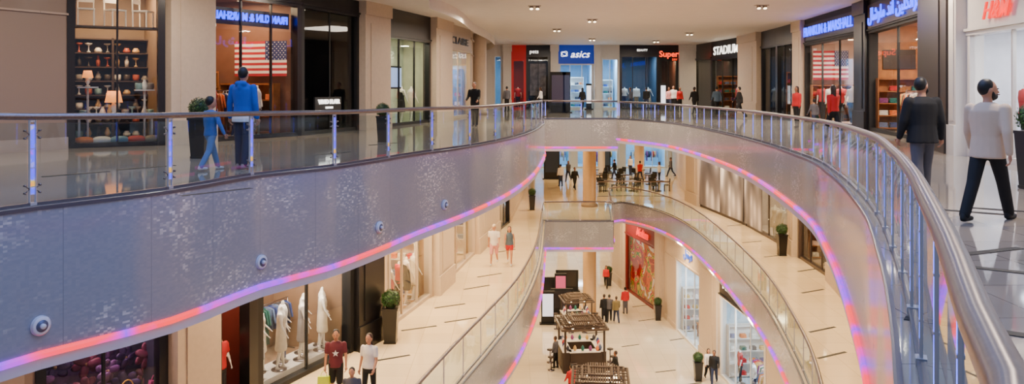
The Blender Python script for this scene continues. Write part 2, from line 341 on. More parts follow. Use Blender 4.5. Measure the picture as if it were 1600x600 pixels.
def slab(name,z,outer,hole,mat,flip=False,dashes=()):
    polys=[[Vector((*p,0)) for p in outer]]
    if hole: polys.append([Vector((*p,0)) for p in hole])
    tri=tessellate_polygon(polys); vs=[v for p in polys for v in p]
    b=MB(mat); fs=[]
    for t in tri:
        a,c,d=[vs[i] for i in t]; nz=(c-a).cross(d-a).z
        t=tuple(t) if (nz>0)!=flip else tuple(t)[::-1]; fs.append(t)
    b.add(vs,fs,mat)
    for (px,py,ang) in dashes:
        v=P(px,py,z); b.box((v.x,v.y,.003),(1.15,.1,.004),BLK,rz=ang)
    return obj(name,b.mesh(),None,(0,0,z),kind='structure')
RECT=[(-30,-5),(30,-5),(30,90),(-30,90)]
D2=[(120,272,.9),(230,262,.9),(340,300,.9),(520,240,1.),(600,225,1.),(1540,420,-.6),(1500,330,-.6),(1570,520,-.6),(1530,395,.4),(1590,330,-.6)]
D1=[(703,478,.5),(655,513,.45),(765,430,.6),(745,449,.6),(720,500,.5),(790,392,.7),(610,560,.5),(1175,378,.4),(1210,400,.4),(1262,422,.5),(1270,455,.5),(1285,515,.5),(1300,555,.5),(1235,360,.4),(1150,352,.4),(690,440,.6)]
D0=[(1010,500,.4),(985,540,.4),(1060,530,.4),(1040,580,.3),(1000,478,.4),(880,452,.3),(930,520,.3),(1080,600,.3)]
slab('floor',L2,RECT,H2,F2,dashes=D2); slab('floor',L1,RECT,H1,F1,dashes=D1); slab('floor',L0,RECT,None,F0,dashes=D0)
slab('ceiling',-1.08,RECT,H2,CEIL,flip=True); slab('ceiling',-7.0,RECT,H1,CEIL,flip=True)
slab('ceiling',4.8,RECT,[(-9,0),(-9,14),(-5.5,21),(-1,27),(5,27),(9,21),(9,0)],CEIL,flip=True)
# fascias
def fascia(c,z,mos,side):
    n=len(c); pos=[Vector((p[0],p[1],0)) for p in c]; nr=[]
    for i in range(n):
        t=(pos[min(i+1,n-1)]-pos[max(i-1,0)]).normalized(); nr.append(Vector((t.y,-t.x,0))*side)
    arc=[0]
    for i in range(1,n): arc.append(arc[-1]+(pos[i]-pos[i-1]).length)
    def band(prof,m,name,kind,uv=False,**k):
        b=MB(m); vs=[]; fs=[]; q=len(prof)
        for i in range(n):
            for off,zz in prof: vs.append(pos[i]+nr[i]*off+Vector((0,0,zz if zz>-90 else zz+100+c[i][2])))
        for i in range(n-1):
            for j in range(q-1): fs.append((i*q+j,(i+1)*q+j,(i+1)*q+j+1,i*q+j+1))
        b.add(vs,fs,m,True if uv else False); me=b.mesh()
        if uv:
            ul=me.uv_layers.new(name='UVMap')
            for l in me.loops:
                vi=l.vertex_index; ul.data[l.index].uv=(arc[vi//q],vs[vi].z+20)
        return obj(name,me,kind=kind,**k)
    B=lambda x:x-100
    band([(0,z+.004),(.03,z+.004),(.045,z-.0),(.045,z-.05),(.03,z-.05)],M('steel_curb',(96,98,112),.3,.6),'trim_1','structure')
    band([(.03,z-.04),(.03,B(.1))],mos,'trim_2','structure',uv=True)
    band([(.03,B(.1)),(.07,B(.1)),(.09,B(.07)),(.09,B(.02)),(.05,B(.0))],NEON,'light_strip',None,label='pink and violet neon strip under curved balcony fascia',cat='neon light')
    band([(.05,B(.0)),(.06,B(-.14)),(-.3,B(-.16))],M('lip_white',(200,196,208),.4),'trim_3','structure')
    band([(.0,z-.1),(-.3,z-.1)],WHITE,'trim_4','structure')
fascia(cL2L,L2,MOSL,1); fascia(cBR2,L2,MOSR,1); fascia(cL2R,L2,MOSR,1); fascia(cL2N,L2,MOSL,1)
fascia(cL1L,L1,MOSR,1); fascia(cBR1,L1,MOSR,1); fascia(cL1R,L1,MOSR,1)
# balustrades
def balustrade(c,z,spacing,led,label,start=0,inset=-.1,rr=.045,side=1,clamp=False):
    n=len(c); pos=[Vector((p[0],p[1],0)) for p in c]; q=[]
    for i in range(n):
        t=(pos[min(i+1,n-1)]-pos[max(i-1,0)]).normalized(); q.append((pos[i]+Vector((t.y,-t.x,0))*inset*side,c[i][3]-z,t))
    base=Vector((q[0][0].x,q[0][0].y,z)); root=empty('balustrade',base,label=label,cat='railing')
    rel=[(p-Vector((base.x,base.y,0)),h,t) for p,h,t in q]
    b=MB(STEEL); b.tube([p+Vector((0,0,h-rr)) for p,h,t in rel],rr,STEEL,n=16 if z==0 else 8); obj('handrail',b.mesh(),root)
    b=MB(M('shoe_rail',(110,112,125),.3,.8)); 
    for (p,h,t),(p2,h2,t2) in zip(rel,rel[1:]):
        L=(p2-p).length; b.box((p+p2)/2+Vector((0,0,.02)),(L,.05,.04),b.mats[0],rz=math.atan2((p2-p).y,(p2-p).x))
    obj('base_rail',b.mesh(),root)
    arc=[0]
    for i in range(1,n): arc.append(arc[-1]+(rel[i][0]-rel[i-1][0]).length)
    def at(s):
        s=min(max(s,0),arc[-1]); 
        for i in range(n-1):
            if arc[i+1]>=s:
                f=(s-arc[i])/max(1e-6,arc[i+1]-arc[i]); a,b_=rel[i],rel[i+1]; return a[0].lerp(b_[0],f),a[1]+(b_[1]-a[1])*f,(b_[0]-a[0]).normalized()
        return rel[-1]
    k=max(1,round(arc[-1]/spacing)); s=[start+ (arc[-1]-start)*i/k for i in range(k+1)]
    for i in range(k+1):
        p,h,t=at(s[i]); a=math.atan2(t.y,t.x); b=MB(PST); 
        hb=.04 if clamp else .024; lw_=.05 if clamp else .02; dp=.035 if clamp else .018
        for o_ in(-hb,hb): b.box((o_,0,h/2-.03),(.008,dp,h-.08),PST)
        b.box((0,0,.025),(.09,.06,.04),PST); b.box((0,0,h-.1),(.06,.03,.03),PST); b.cyl((0,0,h-.12),(0,0,h-.06),.012,PST,n=8)
        for zz in(.25,.5,.75):
            if zz<h-.15: b.box((0,0,zz),(2*hb,.024,.012),PST)
        if clamp:
            for zz in(.22,h-.28):
                for sx in(-1,1):
                    for e in(-.05,.05): b.cyl((sx*.04,0,zz),(sx*.10,0,zz+e),.006,STEEL,n=6); b.cyl((sx*.10,-.018,zz+e),(sx*.10,.018,zz+e),.014,STEEL,n=8)
        po=obj('post',b.mesh(),root,p,a)
        if led!=STEEL:
            b=MB(led); b.box((0,0,h/2),(lw_,.02,h-.3),led); obj('light_strip',b.mesh(),po)
        if i<k:
            e0,e1=s[i]+.07,s[i+1]-.07; m=max(2,int((e1-e0)/.4)); vs=[];fs=[]
            for j in range(m+1):
                g,hh,_=at(e0+(e1-e0)*j/m); vs+=[g+Vector((0,0,.05)),g+Vector((0,0,hh-.13))]
            for j in range(m): fs.append((2*j,2*j+2,2*j+3,2*j+1))
            b=MB(GL); b.add(vs,fs,GL); obj('glass_panel',b.mesh(),root)
    return root
balustrade(cL2L,L2,2.0,LEDR,'curved glass balustrade with steel handrail and rainbow lit posts',clamp=True)
balustrade(cBR2,L2,1.9,LEDB,'straight glass balustrade along the crossing bridge')
balustrade(cL2R,L2,1.15,LEDB,'sweeping glass balustrade with thick steel handrail and blue lit posts')
balustrade(cL1L,L1,1.6,STEEL,'curved glass balustrade of the middle level walkway')
balustrade(cBR1,L1,1.9,STEEL,'glass balustrade across the middle level bridge')
balustrade(cL1R,L1,1.6,STEEL,'long curved glass balustrade below the upper balcony')
for px,py,d in((72,508,10.55),(412,409,14.3),(595,355,17.4),(700,320,20.2)):
    best=min(range(len(cL2L)),key=lambda i:abs(cL2L[i][0]/max(cL2L[i][1],1)-(px-800)/F) if cL2L[i][1]>7 else 9)
    c=cL2L[best]; t=Vector((cL2L[best+1][0]-cL2L[best-1][0],cL2L[best+1][1]-cL2L[best-1][1],0)).normalized(); nn=Vector((t.y,-t.x,0))
    zz=EH-(py-HY)*c[1]/F; A=Vector((0,0,0)); NR=M('nozzle_white',(215,218,235),.4)
    b=MB(NR); b.cyl(A,A+nn*.04,.13,NR,n=24); b.cyl(A+nn*.04,A+nn*.06,.13,NR,r1=.1,n=24); b.cyl(A+nn*.06,A+nn*.062,.08,M('nozzle_grey',(90,96,125),.3,.3),n=20); b.cyl(A+nn*.06,A+nn*.1,.035,NR,n=16)
    obj('air_nozzle',b.mesh(),None,(c[0]+nn.x*.03,c[1]+nn.y*.03,zz),label='round white air nozzle set in the mosaic fascia',cat='vent',group='nozzles along the fascia')
# ---------------------------------------------------------------- lights
def area(loc,size,power,col=(255,225,185),rot=(0,0,0)):
    l=bpy.data.lights.new('lamp','AREA'); l.energy=power; l.color=lin(col)[:3]; l.size=size
    o=bpy.data.objects.new('ceiling_lamp',l); COL.objects.link(o); o.location=loc; o.rotation_euler=rot; o['label']='overhead light for the mall interior'; o['category']='lamp'; return o
WC=(255,220,168); NC=(255,234,210)
# ---------------------------------------------------------------- shop props
def mk_rack():
    b=MB(STEEL); 
    for x in(-.7,.7): b.cyl((x,0,0),(x,0,1.45),.015,STEEL,n=8); b.box((x,0,.02),(.04,.5,.03),STEEL)
    b.cyl((-.7,0,1.45),(.7,0,1.45),.014,STEEL,n=8); return b
def mk_garment(col,long=False):
    m=cloth('g%d_%d_%d'%col,col); b=MB(m); L=.95 if long else .62
    b.rings([[Vector((w*math.cos(t),.03*math.sin(t),z)) for t in[2*math.pi*i/10 for i in range(10)]] for z,w in((-.05-L,.24 if long else .2),(-.3,.18),(-.1,.21),(-.04,.08))],m)
    for s in(-1,1): cap(b,(s*.18,0,-.12),(s*.26,0,-.45),.045,.04,m,n=8,sy=.6)
    h=MB(STEEL); h.cyl((-.18,0,-.07),(0,0,-.02),.006,STEEL,n=6); h.cyl((.18,0,-.07),(0,0,-.02),.006,STEEL,n=6); h.cyl((0,0,-.02),(0,0,.05),.004,STEEL,n=6)
    return [('garment',b),('hanger',h)]
PAL=[(190,40,45),(40,60,120),(235,230,220),(60,60,70),(200,160,90),(30,100,90),(130,60,120),(220,120,60),(90,110,150),(236,206,196)]
rackm=mk_rack().mesh('rack')
GP=[]
for c in PAL:
    ps=mk_garment(c,c in PAL[5:8]); GP.append([(n,b.mesh()) for n,b in ps])
def garment(loc,rz,i=None):
    g=R.choice(GP) if i is None else GP[i]; r=obj('hanging_garment',g[0][1],None,loc,rz,label='coloured garment hanging on a shop rail',cat='clothing',group='garments hanging on shop rails'); obj('hanger',g[1][1],r); return r
def rack(loc,rz,n=9,cols=None):
    obj('clothing_rack',rackm,None,loc,rz,label='chrome clothing rack inside a shop',cat='clothes rack',group='clothing racks in shops')
    for i in range(n):
        x=-.6+1.2*i/(n-1); garment(Vector(loc)+Matrix.Rotation(rz,3,'Z')@Vector((x,0,1.41)),rz+math.pi/2+R.uniform(-.2,.2),R.choice(cols) if cols else None)
def folded(col):
    m=cloth('f%d_%d_%d'%col,col); b=MB(m)
    for k in range(4): b.rings([[Vector((sx*(.15-.004*k)*q,sy*(.12)*q,.0+k*.045+zz)) for sx,sy in((-1,-1),(1,-1),(1,1),(-1,1))] for zz,q in((.002,.93),(.012,1),(.032,1),(.042,.93))],m)
    return b.mesh('folded')
FP=[folded(c) for c in PAL]
def stack(loc,rz): obj('folded_clothes',R.choice(FP),None,loc,rz,label='stack of folded clothes on a shop shelf',cat='clothing',group='folded clothes on shop shelves')
BOOK=[M('ceramic%d'%i,c,.5) for i,c in enumerate([(226,216,200),(170,80,50),(120,150,150),(210,170,110),(130,120,110),(240,236,228),(70,60,52)])]
VAS=[]
for i,pf in enumerate(([(.05,0),(.09,.1),(.05,.2),(.03,.24),(.04,.27)],[(.07,0),(.1,.05),(.1,.16),(.085,.18)],[(.04,0),(.05,.02),(.015,.06),(.015,.2),(.09,.24),(.1,.27)],[(.09,0),(.11,.06),(.06,.14),(.05,.15)],[(.05,0),(.06,.16),(.03,.24),(.03,.32)])):
    for m in BOOK: b=MB(m); b.lathe((0,0,0),pf,m,n=12); VAS.append(b.mesh())
def vase(loc): obj('vase',R.choice(VAS),None,loc,label='ceramic vase or bowl in the homeware window',cat='vase',group='ceramics in the homeware shop')
def shelfmesh(w,h,rows,m):
    b=MB(m)
    for x in(-w/2,w/2): b.box((x,0,h/2),(.04,.4,h),m)
    for i in range(rows+1): b.box((0,0,.1+(h-.14)*i/rows),(w,.4,.035),m)
    b.box((0,.19,h/2),(w,.02,h),m); return b.mesh('shelf')
SHM={}
def shelf(loc,rz,w=1.6,h=2.1,rows=4,m=None,fill=True,cols=4,kind=None):
    m=m or WOOD; k=(w,h,rows,m.name)
    if k not in SHM: SHM[k]=shelfmesh(w,h,rows,m)
    obj('display_shelf',SHM[k],None,loc,rz,label='wall shelf unit stocked with merchandise',cat='shelf',group='shop shelf units')
    if fill:
        for i in range(rows):
            for j in range(cols):
                if R.random()<.85:
                    q=Vector(loc)+Matrix.Rotation(rz,3,'Z')@Vector(((j+.5)/cols*w-w/2,-.03,.12+(h-.14)*i/rows))
                    if kind: vase(q)
                    else: stack(q,rz)
tb=MB(WOOD); tb.box((0,0,.78),(1.4,.8,.06),WOOD)
for x in(-.62,.62):
    for y in(-.33,.33): tb.box((x,y,.375),(.06,.06,.75),WOOD)
tb.box((0,0,.25),(1.3,.7,.04),WOOD); TBM=tb.mesh('table')
def table(loc,rz,n=4):
    obj('display_table',TBM,None,loc,rz,label='wooden display table with folded clothes',cat='table',group='shop display tables')
    for j in range(n): stack(Vector(loc)+Matrix.Rotation(rz,3,'Z')@Vector((-.5+j*1./(n-1),R.uniform(-.15,.15),.81)),rz)
MP=[]
def mk_mann(pose,top,bot,fem,dress=None,sleeve='short',pants='slim',head=False,label='headless white mannequin dressed for display'):
    r,_,_=figure('mannequin',(0,0,0),0,1.82,pose,top,bot,label,cat='mannequin',fem=fem,head=head,detail=0,sleeve=sleeve,pants=pants,dress=dress,mannequin=True,group='shop window mannequins')
    b=MB(STEEL); b.cyl((0,-.05,0),(0,-.05,.02),.2,STEEL,n=20); b.cyl((0,-.05,.02),(0,-.05,.5),.012,STEEL,n=8); obj('stand',b.mesh(),r)
    return r
POS=dict(hl=3,kl=0,hr=-3,kr=6,al=-6,bl=50,ar=10,br=20,abl=22,abr=14)
MP.append(mk_mann(POS,None,None,True,dress=cloth('cream_dress',(214,200,176))))
MP.append(mk_mann(POS,cloth('white_top',(235,232,228)),cloth('jean',(50,65,105)),True))
MP.append(mk_mann(STAND,cloth('red_top',(180,35,40)),cloth('dark',(30,30,36)),False))
MP.append(mk_mann(POS,None,None,True,dress=cloth('black_dress',(28,26,30))))
MP.append(mk_mann(STAND,cloth('white_tee',(232,230,226)),cloth('chino',(150,130,100)),False,sleeve='long'))
MP.append(mk_mann(POS,None,None,True,dress=cloth('rose_dress',(190,70,80))))
MP.append(mk_mann(POS,None,None,True,dress=cloth('grey_print_dress',(140,134,136))))
used=set()
def mann(i,loc,rz):
    r=MP[i]
    if i not in used: used.add(i); r.location=loc; r.rotation_euler=(0,0,rz); return r
    return clone(r,loc,rz)
def mk_plant():
    pm=M('planter_black',(20,18,18),.3); b=MB(pm); 
    b.box((0,0,.45),(.30,.30,.9),pm,taper=1.35); b.box((0,0,.92),(.44,.44,.05),pm); b.box((0,0,.03),(.33,.33,.05),pm)
    f=MB(LEAF,LEAF2); f.ell((0,0,1.16),(.22,.22,.23),LEAF2); f.cyl((0,0,.9),(0,0,1.0),.12,DWOOD)
    r2=random.Random(3)
    for i in range(900):
        z=r2.uniform(-1,1); a=r2.uniform(0,6.28); q=math.sqrt(1-z*z); n=Vector((q*math.cos(a),q*math.sin(a),z)); c=Vector((0,0,1.16))+n*r2.uniform(.22,.27)
        u=(n.orthogonal().normalized()*math.cos(a*3)+n.cross(n.orthogonal().normalized())*math.sin(a*3)); v=n.cross(u); u=(u+n*r2.uniform(0,.8)).normalized(); s=r2.uniform(.02,.032)
        f.add([c-v*s*.5,c+u*s,c+v*s*.5,c-u*s],[(0,1,2,3)],LEAF if r2.random()<.65 else LEAF2)
    return b.mesh('planter'),f.mesh('foliage')
PLM=mk_plant()
def plant(loc,sc=1.,rz=0):
    r=empty('potted_topiary',loc,rz,label='round clipped topiary in a tall black tapered planter',cat='potted plant',group='topiary planters on the walkways'); r.scale=(sc,)*3
    obj('planter',PLM[0],r); obj('foliage',PLM[1],r); return r
def flag(loc,rz,w,h,mirror=False):
    red=M('flag_red',(160,30,46),.8,es=.06); wh=M('flag_white',(215,206,198),.8,es=.06); bl=M('flag_blue',(34,42,92),.8,es=.05); b=MB(red,wh,bl); s=-1 if mirror else 1  # faint glow added to the cloth colours to set their brightness
    wave=lambda x:.04*math.sin(x*6)
    def q(x0,x1,z0,z1,m,e=0):
        n=max(1,int((x1-x0)/.08)); 
        for i in range(n):
            a=x0+(x1-x0)*i/n; c=x0+(x1-x0)*(i+1)/n
            b.add([(s*(a-w/2),wave(a)-e,z0),(s*(c-w/2),wave(c)-e,z0),(s*(c-w/2),wave(c)-e,z1),(s*(a-w/2),wave(a)-e,z1)],[(0,1,2,3)],m)
    for i in range(13): q(0,w,-h*i/13,-h*(i+1)/13,red if i%2==0 else wh)
    q(0,w*.4,-h*7/13,0,bl,.006)
    for i in range(9):
        for j in range(6 if i%2==0 else 5):
            cx=w*.4*(j+.5+(0 if i%2==0 else .5))/6; cz=-h*7/13*(i+.6)/9; rr=h*.024
            pts=[(s*(cx-w/2+(rr if k%2==0 else rr*.4)*math.sin(k*math.pi/5)),wave(cx)-.014,cz+(rr if k%2==0 else rr*.4)*math.cos(k*math.pi/5)) for k in range(10)]
            b.add(pts,[tuple(range(10))],wh)
    obj('flag',b.mesh(),None,loc,rz,label='striped flag with stars in a clothing shop, or its modelled reflection',cat='flag')
# ---------------------------------------------------------------- facade
BLUE=M('sign_blue',(20,40,200),.4,es=5,ecol=(16,50,255)); REDN=M('sign_red',(220,20,10),.4,es=1.6,ecol=(255,16,6)); WHN=M('sign_white',(255,250,240),.4,es=2.5); ORN=M('sign_orange',(255,90,20),.4,es=3,ecol=(255,60,10))
class Seg:
    def __init__(s,A,B,z):
        s.A=Vector((A[0],A[1],z)); d=Vector((B[0]-A[0],B[1]-A[1],0)); s.W=d.length; s.ang=math.atan2(d.y,d.x); s.R=Matrix.Rotation(s.ang,3,'Z')
    def w(s,x,y,z=0): return s.A+s.R@Vector((x,y,z))
def wall(side,A,B,z,H,m=None,th=.5,out=0):
    s=Seg(A,B,z); m=m or PLAST; b=MB(m)
    b.box((s.W/2,th/2-out,H/2),(s.W,th,H),m)
    if out or s.W<2.5:
        b.box((s.W/2,-out-.02,.35),(s.W+.06,.06,.7),m); b.box((s.W/2,-out-.02,H-.25),(s.W+.08,.08,.5),m)
        b.box((s.W*.5,-out-.01,H/2),(s.W*.6,.03,H-1.6),m)
    else:
        b.box((s.W/2,-.02,.15),(s.W,.05,.3),m); b.box((s.W/2,-.03,H*.72),(s.W,.06,.05),m); b.box((s.W/2,-.03,H*.9),(s.W,.1,.12),m)
    obj('wall_'+side,b.mesh(),None,s.A,s.ang,kind='structure'); return s
def shop(A,B,z,H,open_h=3.4,depth=5.,frame=None,header=None,inner=(190,170,150),back=None,lamp=WARM,power=120,lcol=WC,mull=3,label='glazed shopfront with lit interior',glass=True,side_w=.18,side=None,tp=0.):
    s=Seg(A,B,z); fr=frame or DARK; hd=header or fr; W=s.W; s.tp=tp
    root=empty('shopfront',s.A,s.ang,label=label,cat='shop')
    b=MB(fr)
    for x in(side_w/2,W-side_w/2): b.box((x,.12,open_h/2),(side_w,.3,open_h),fr)
    b.box((W/2,.12,.06),(W,.24,.12),fr); b.box((W/2,.1,open_h+.05),(W,.3,.1),fr)
    for i in range(1,mull): b.box((W*i/mull,.1,open_h/2),(.05,.08,open_h),fr)
    obj('frame',b.mesh(),root)
    b=MB(hd); b.box((W/2,.15,(H+open_h)/2+.05),(W,.35,H-open_h-.1),hd); b.box((W/2,-.05,open_h+.12),(W,.1,.06),hd); obj('header',b.mesh(),root)
    im=M('inner_%d_%d_%d'%inner,inner,.6,noise=.08,nscale=3); b=MB(im); hh=open_h+.25
    bk=back or im; sd=side or im; t=tp*depth
    x0,x1,X0,X1=.04,W-.04,.04+t,W-.04-t
    b.add([(X0,depth,0),(X1,depth,0),(X1,depth,hh),(X0,depth,hh)],[(0,1,2,3)],bk)
    b.add([(x0,.2,0),(X0,depth,0),(X0,depth,hh),(x0,.2,hh)],[(0,1,2,3)],sd); b.add([(x1,.2,0),(X1,depth,0),(X1,depth,hh),(x1,.2,hh)],[(3,2,1,0)],sd)
    b.add([(x0,.2,hh),(x1,.2,hh),(X1,depth,hh),(X0,depth,hh)],[(0,1,2,3)],im); b.add([(x0,.2,.02),(x1,.2,.02),(X1,depth,.02),(X0,depth,.02)],[(0,1,2,3)],im)
    obj('interior',b.mesh(),root)
    b=MB(lamp); n=max(1,int(W/1.6))
    for i in range(n):
        for y in(.7,1.8): 
            if y<depth: b.cyl(((i+.5)*W/n,y,hh-.03),((i+.5)*W/n,y,hh),.11,lamp,n=12)
    obj('downlight',b.mesh(),root)
    if glass:
        for i in range(mull):
            xa,xb=W*i/mull+.03,W*(i+1)/mull-.03; b=MB(SG); b.add([(xa,.08,.12),(xb,.08,.12),(xb,.08,open_h),(xa,.08,open_h)],[(0,1,2,3)],SG); obj('glass_pane',b.mesh(),root)
    if power: area(s.w(W/2,min(depth*.45,1.3),hh-.1),min(W,depth)*.5,power,lcol)
    s.root=root; s.rot=s.ang; return s
TP=.24
def rac(s,x,y,n=9,r=0,cols=None): rack(s.w(x,y,.02),s.ang+r,n,cols)
def man(s,i,x,y,r=0,z=.02): mann(i,s.w(x,y,z),s.ang+math.pi+r)
def she(s,x,y=None,**k): shelf(s.w(x,4.7 if y is None else y,.02),s.ang,**k)
HP=math.pi/2
def shA(s,y,w=1.6,**k): shelf(s.w(.32+s.tp*y,y,.02),s.ang+HP-math.atan(s.tp),w=w,**k)
def shB(s,y,w=1.6,**k): shelf(s.w(s.W-.32-s.tp*y,y,.02),s.ang-HP+math.atan(s.tp),w=w,**k)
def sign(s,t,size,m,x,z,y=-.06,name='sign_lettering',**k): return text(t,size,m,s.root,(x,y,z),0,name=name,**k)
def panel(s,x,z,w,h,m,y=-.04,name='sign_board'):
    b=MB(m); b.box((0,0,0),(w,.06,h),m); return obj(name,b.mesh(),s.root,(x,y,z))
C2=4.8
def U(px,py): return XY(px,py,L2)
# --- L2 left
a=[U(x,y) for x,y in((105,232),(258,227),(328,222),(470,212),(560,203),(600,199),(672,191),(698,187),(735,181.5))]+[(-2.3,52),(-2.6,60)]
wall('left',(-15,13.5),a[0],0,C2,STONE)
DK=M('shelf_dark',(62,46,36),.5)
s=shop(a[0],a[1],0,C2,4.3,3.2,M('bronze_frame',(38,30,28),.3),mull=2,power=250,inner=(120,98,80),lcol=(255,214,165),label='homeware shop window with lamps and cushions',lamp=SOFT,tp=.06)
for x in(.7,1.7): she(s,x,2.7,w=.98,h=3.0,rows=7,m=DK,fill=True,cols=4,kind='v')
CW=M('chair_white',(235,232,228),.5); cb=MB(CW); cb.box((0,0,.45),(.42,.42,.04),CW); cb.box((0,.2,.72),(.42,.03,.12),CW); cb.box((0,.2,.9),(.42,.03,.08),CW)
for x in(-.19,.19):
    cb.box((x,.2,.68),(.03,.03,.5),CW)
    for y in(-.19,.19): cb.box((x,y,.22),(.03,.03,.44),CW)
WCH=cb.mesh('white_chair')
b=MB(DK); b.box((0,0,0),(2.2,.6,.05),DK); 
for x in(-1,1): b.box((x,0,.45),(.03,.03,.85),DK)
obj('hanging_platform',b.mesh(),None,s.w(1.2,.75,3.2),s.ang,label='dark shelf platform hung high in the shop window',cat='shelf')
for i in range(3): obj('display_chair',WCH,None,s.w(.45+.7*i,.75,3.225),s.ang+.5*i,label='white wooden chair on a high display platform',cat='chair',group='white chairs displayed in the window')
b=MB(WHITE); b.box((0,0,.72),(1.9,.6,.05),WHITE)
for x in(-.9,.9):
    for y in(-.25,.25): b.box((x,y,.35),(.05,.05,.7),WHITE)
obj('side_table',b.mesh(),None,s.w(1.2,1.3,.02),s.ang,label='white table in the homeware shop window',cat='table')
def tlamp(q,sc=1.):
    r=empty('table_lamp',q,label='table lamp with glowing orange shade',cat='lamp',group='table lamps in the homeware window'); r.scale=(sc,)*3
    b=MB(WHITE); b.lathe((0,0,0),[(.08,0),(.09,.03),(.03,.06),(.09,.2),(.03,.33),(.015,.36)],WHITE); obj('base',b.mesh(),r)
    b=MB(M('orange_shade',(255,150,70),.6,es=1.6)); b.lathe((0,0,0),[(.2,.34),(.14,.62)],b.mats[0]); obj('lamp_shade',b.mesh(),r)
tlamp(s.w(1.15,1.3,.765),1.15); tlamp(s.w(.5,1.0,1.6),.7)
for x,z in((.5,1.575),(1.9,1.5)):
    b=MB(WHITE); b.box((0,0,0),(.5,.4,.04),WHITE); b.cyl((0,0,-z+.03),(0,0,0),.03,WHITE); b.cyl((0,0,-z+.01),(0,0,-z+.04),.18,WHITE); obj('display_stand',b.mesh(),None,s.w(x,1.0 if x<1 else .9,z),s.ang,label='white pedestal stand carrying small display goods',cat='stand')
for i in range(3): vase(s.w(1.75+.15*i,.9,1.52))
for i in range(5):
    b=MB(cloth('cush%d'%i,[(210,120,60),(225,215,200),(120,150,160),(190,60,40),(160,140,110)][i])); b.ell((0,0,.12),(.26,.2,.12),b.mats[0]); obj('cushion',b.mesh(),None,s.w(.4+i*.42,.5,.03),s.ang,label='soft cushion on the shop window floor',cat='cushion',group='cushions in the homeware window')
for i in range(10): vase(s.w(.4+(i%5)*.16+(i//5)*1.05,1.25+(i%2)*.14,.77))
wall('left',a[1],a[2],0,C2,PLAST,out=.25)
s=shop(a[2],a[3],0,C2,4.2,3.2,DARK,mull=3,power=230,inner=(120,82,66),lcol=(255,212,165),label='clothing shop with modelled reflections of a blue sign and flag',tp=TP)
panel(s,s.W*.48,3.72,s.W*.9,.5,M('sign_night',(8,10,36),.4),y=.3); sign(s,'FRANKLIN & MARSHALL',.34,BLUE,s.W*.48,3.72,y=.24,mirror=True,width=s.W*.84,bold=.008)  # mirrored board and lettering modelled as the glass reflection of the opposite sign
flag(s.w(s.W-.26-TP*1.2,1.25,3.1),s.ang-HP+math.atan(TP),1.95,1.15,True)  # mirrored flag modelled in place of a reflection in the glass
for x in(.9,2.2): rac(s,x,1.2,9,cols=[0,2,4,7,9,1])
rac(s,1.9,2.2,9)
shB(s,1.6,w=2.0,h=1.7,rows=3,cols=6)
she(s,1.8,2.9,w=1.5)
for i,x in((2,.5),(1,1.35),(4,2.2)): man(s,i,x,.5,.8)
def chandelier(loc):
    r=empty('chandelier',loc,label='crystal chandelier hanging in a shop',cat='chandelier'); b=MB(STEEL); b.cyl((0,0,0),(0,0,.5),.01,STEEL); b.cyl((0,0,-.02),(0,0,.02),.35,STEEL,n=20); obj('frame',b.mesh(),r)
    cm=M('crystal',(255,240,220),.1,es=2.5); b=MB(cm)
    for k in range(3):
        for i in range(18-k*5): 
            t=2*math.pi*i/(18-k*5); q=.34-k*.11; b.ell((q*math.cos(t),q*math.sin(t),-.08-k*.1),(.02,.02,.06),cm,n=6,k=4)
    obj('crystals',b.mesh(),r)
chandelier(s.w(.8,.9,3.75))
s=shop(a[3],a[4],0,C2,4.2,2.,BLK,mull=2,power=0,inner=(14,12,14),label='dark shop entrance with black glossy panels',lamp=SOFT,tp=TP)
b=MB(BLK); b.box((s.W*.42,-.04,.95),(1.7,.06,.6),BLK); obj('sign_board',b.mesh(),s.root)
text('VIVID FLAIR',.22,WHN,s.root,(s.W*.42,-.1,1.08),0,width=1.4,name='lettering',bold=.004); text('LONDON',.1,WHN,s.root,(s.W*.42,-.1,.88),0)
wall('left',a[4],a[5],0,C2,PLAST,out=.3)
pale=M('pale_artwork',(176,190,172),.5,noise=.35,nscale=1.5)
s=shop(a[5],a[6],0,C2,3.6,1.3,DARK,mull=3,power=110,inner=(190,195,170),back=pale,lcol=(255,235,200),label='shop window with pale green patterned backdrop')
panel(s,s.W*.3,2.0,1.2,.95,BLK,y=.2,name='screen_frame'); panel(s,s.W*.3,2.0,1.05,.8,M('screen_blue',(150,170,210),.3,es=1.2),y=.16,name='screen')
for i,x in((3,s.W*.62),(0,s.W*.84)): man(s,i,x,.6,1.1)
wall('left',a[6],a[7],0,C2,PLAST,out=.3)
s=shop(a[7],a[8],0,C2,3.5,2.4,M('beige_frame',(190,172,152),.5),mull=2,power=150,inner=(200,200,190),label='bright shop window with beige surround')
sign(s,'CLAIRE',.5,M('sign_grey',(60,60,64),.5),s.W*.5,4.0,width=s.W*.7,bold=.01)
for i,x in((1,1.2),(5,2.8)): man(s,i,x,.8)
shB(s,1.4,w=2.,h=2.6,rows=5)
wall('left',a[8],a[9],0,C2,PLAST)
wall('left',a[9],a[10],0,C2,PLAST)
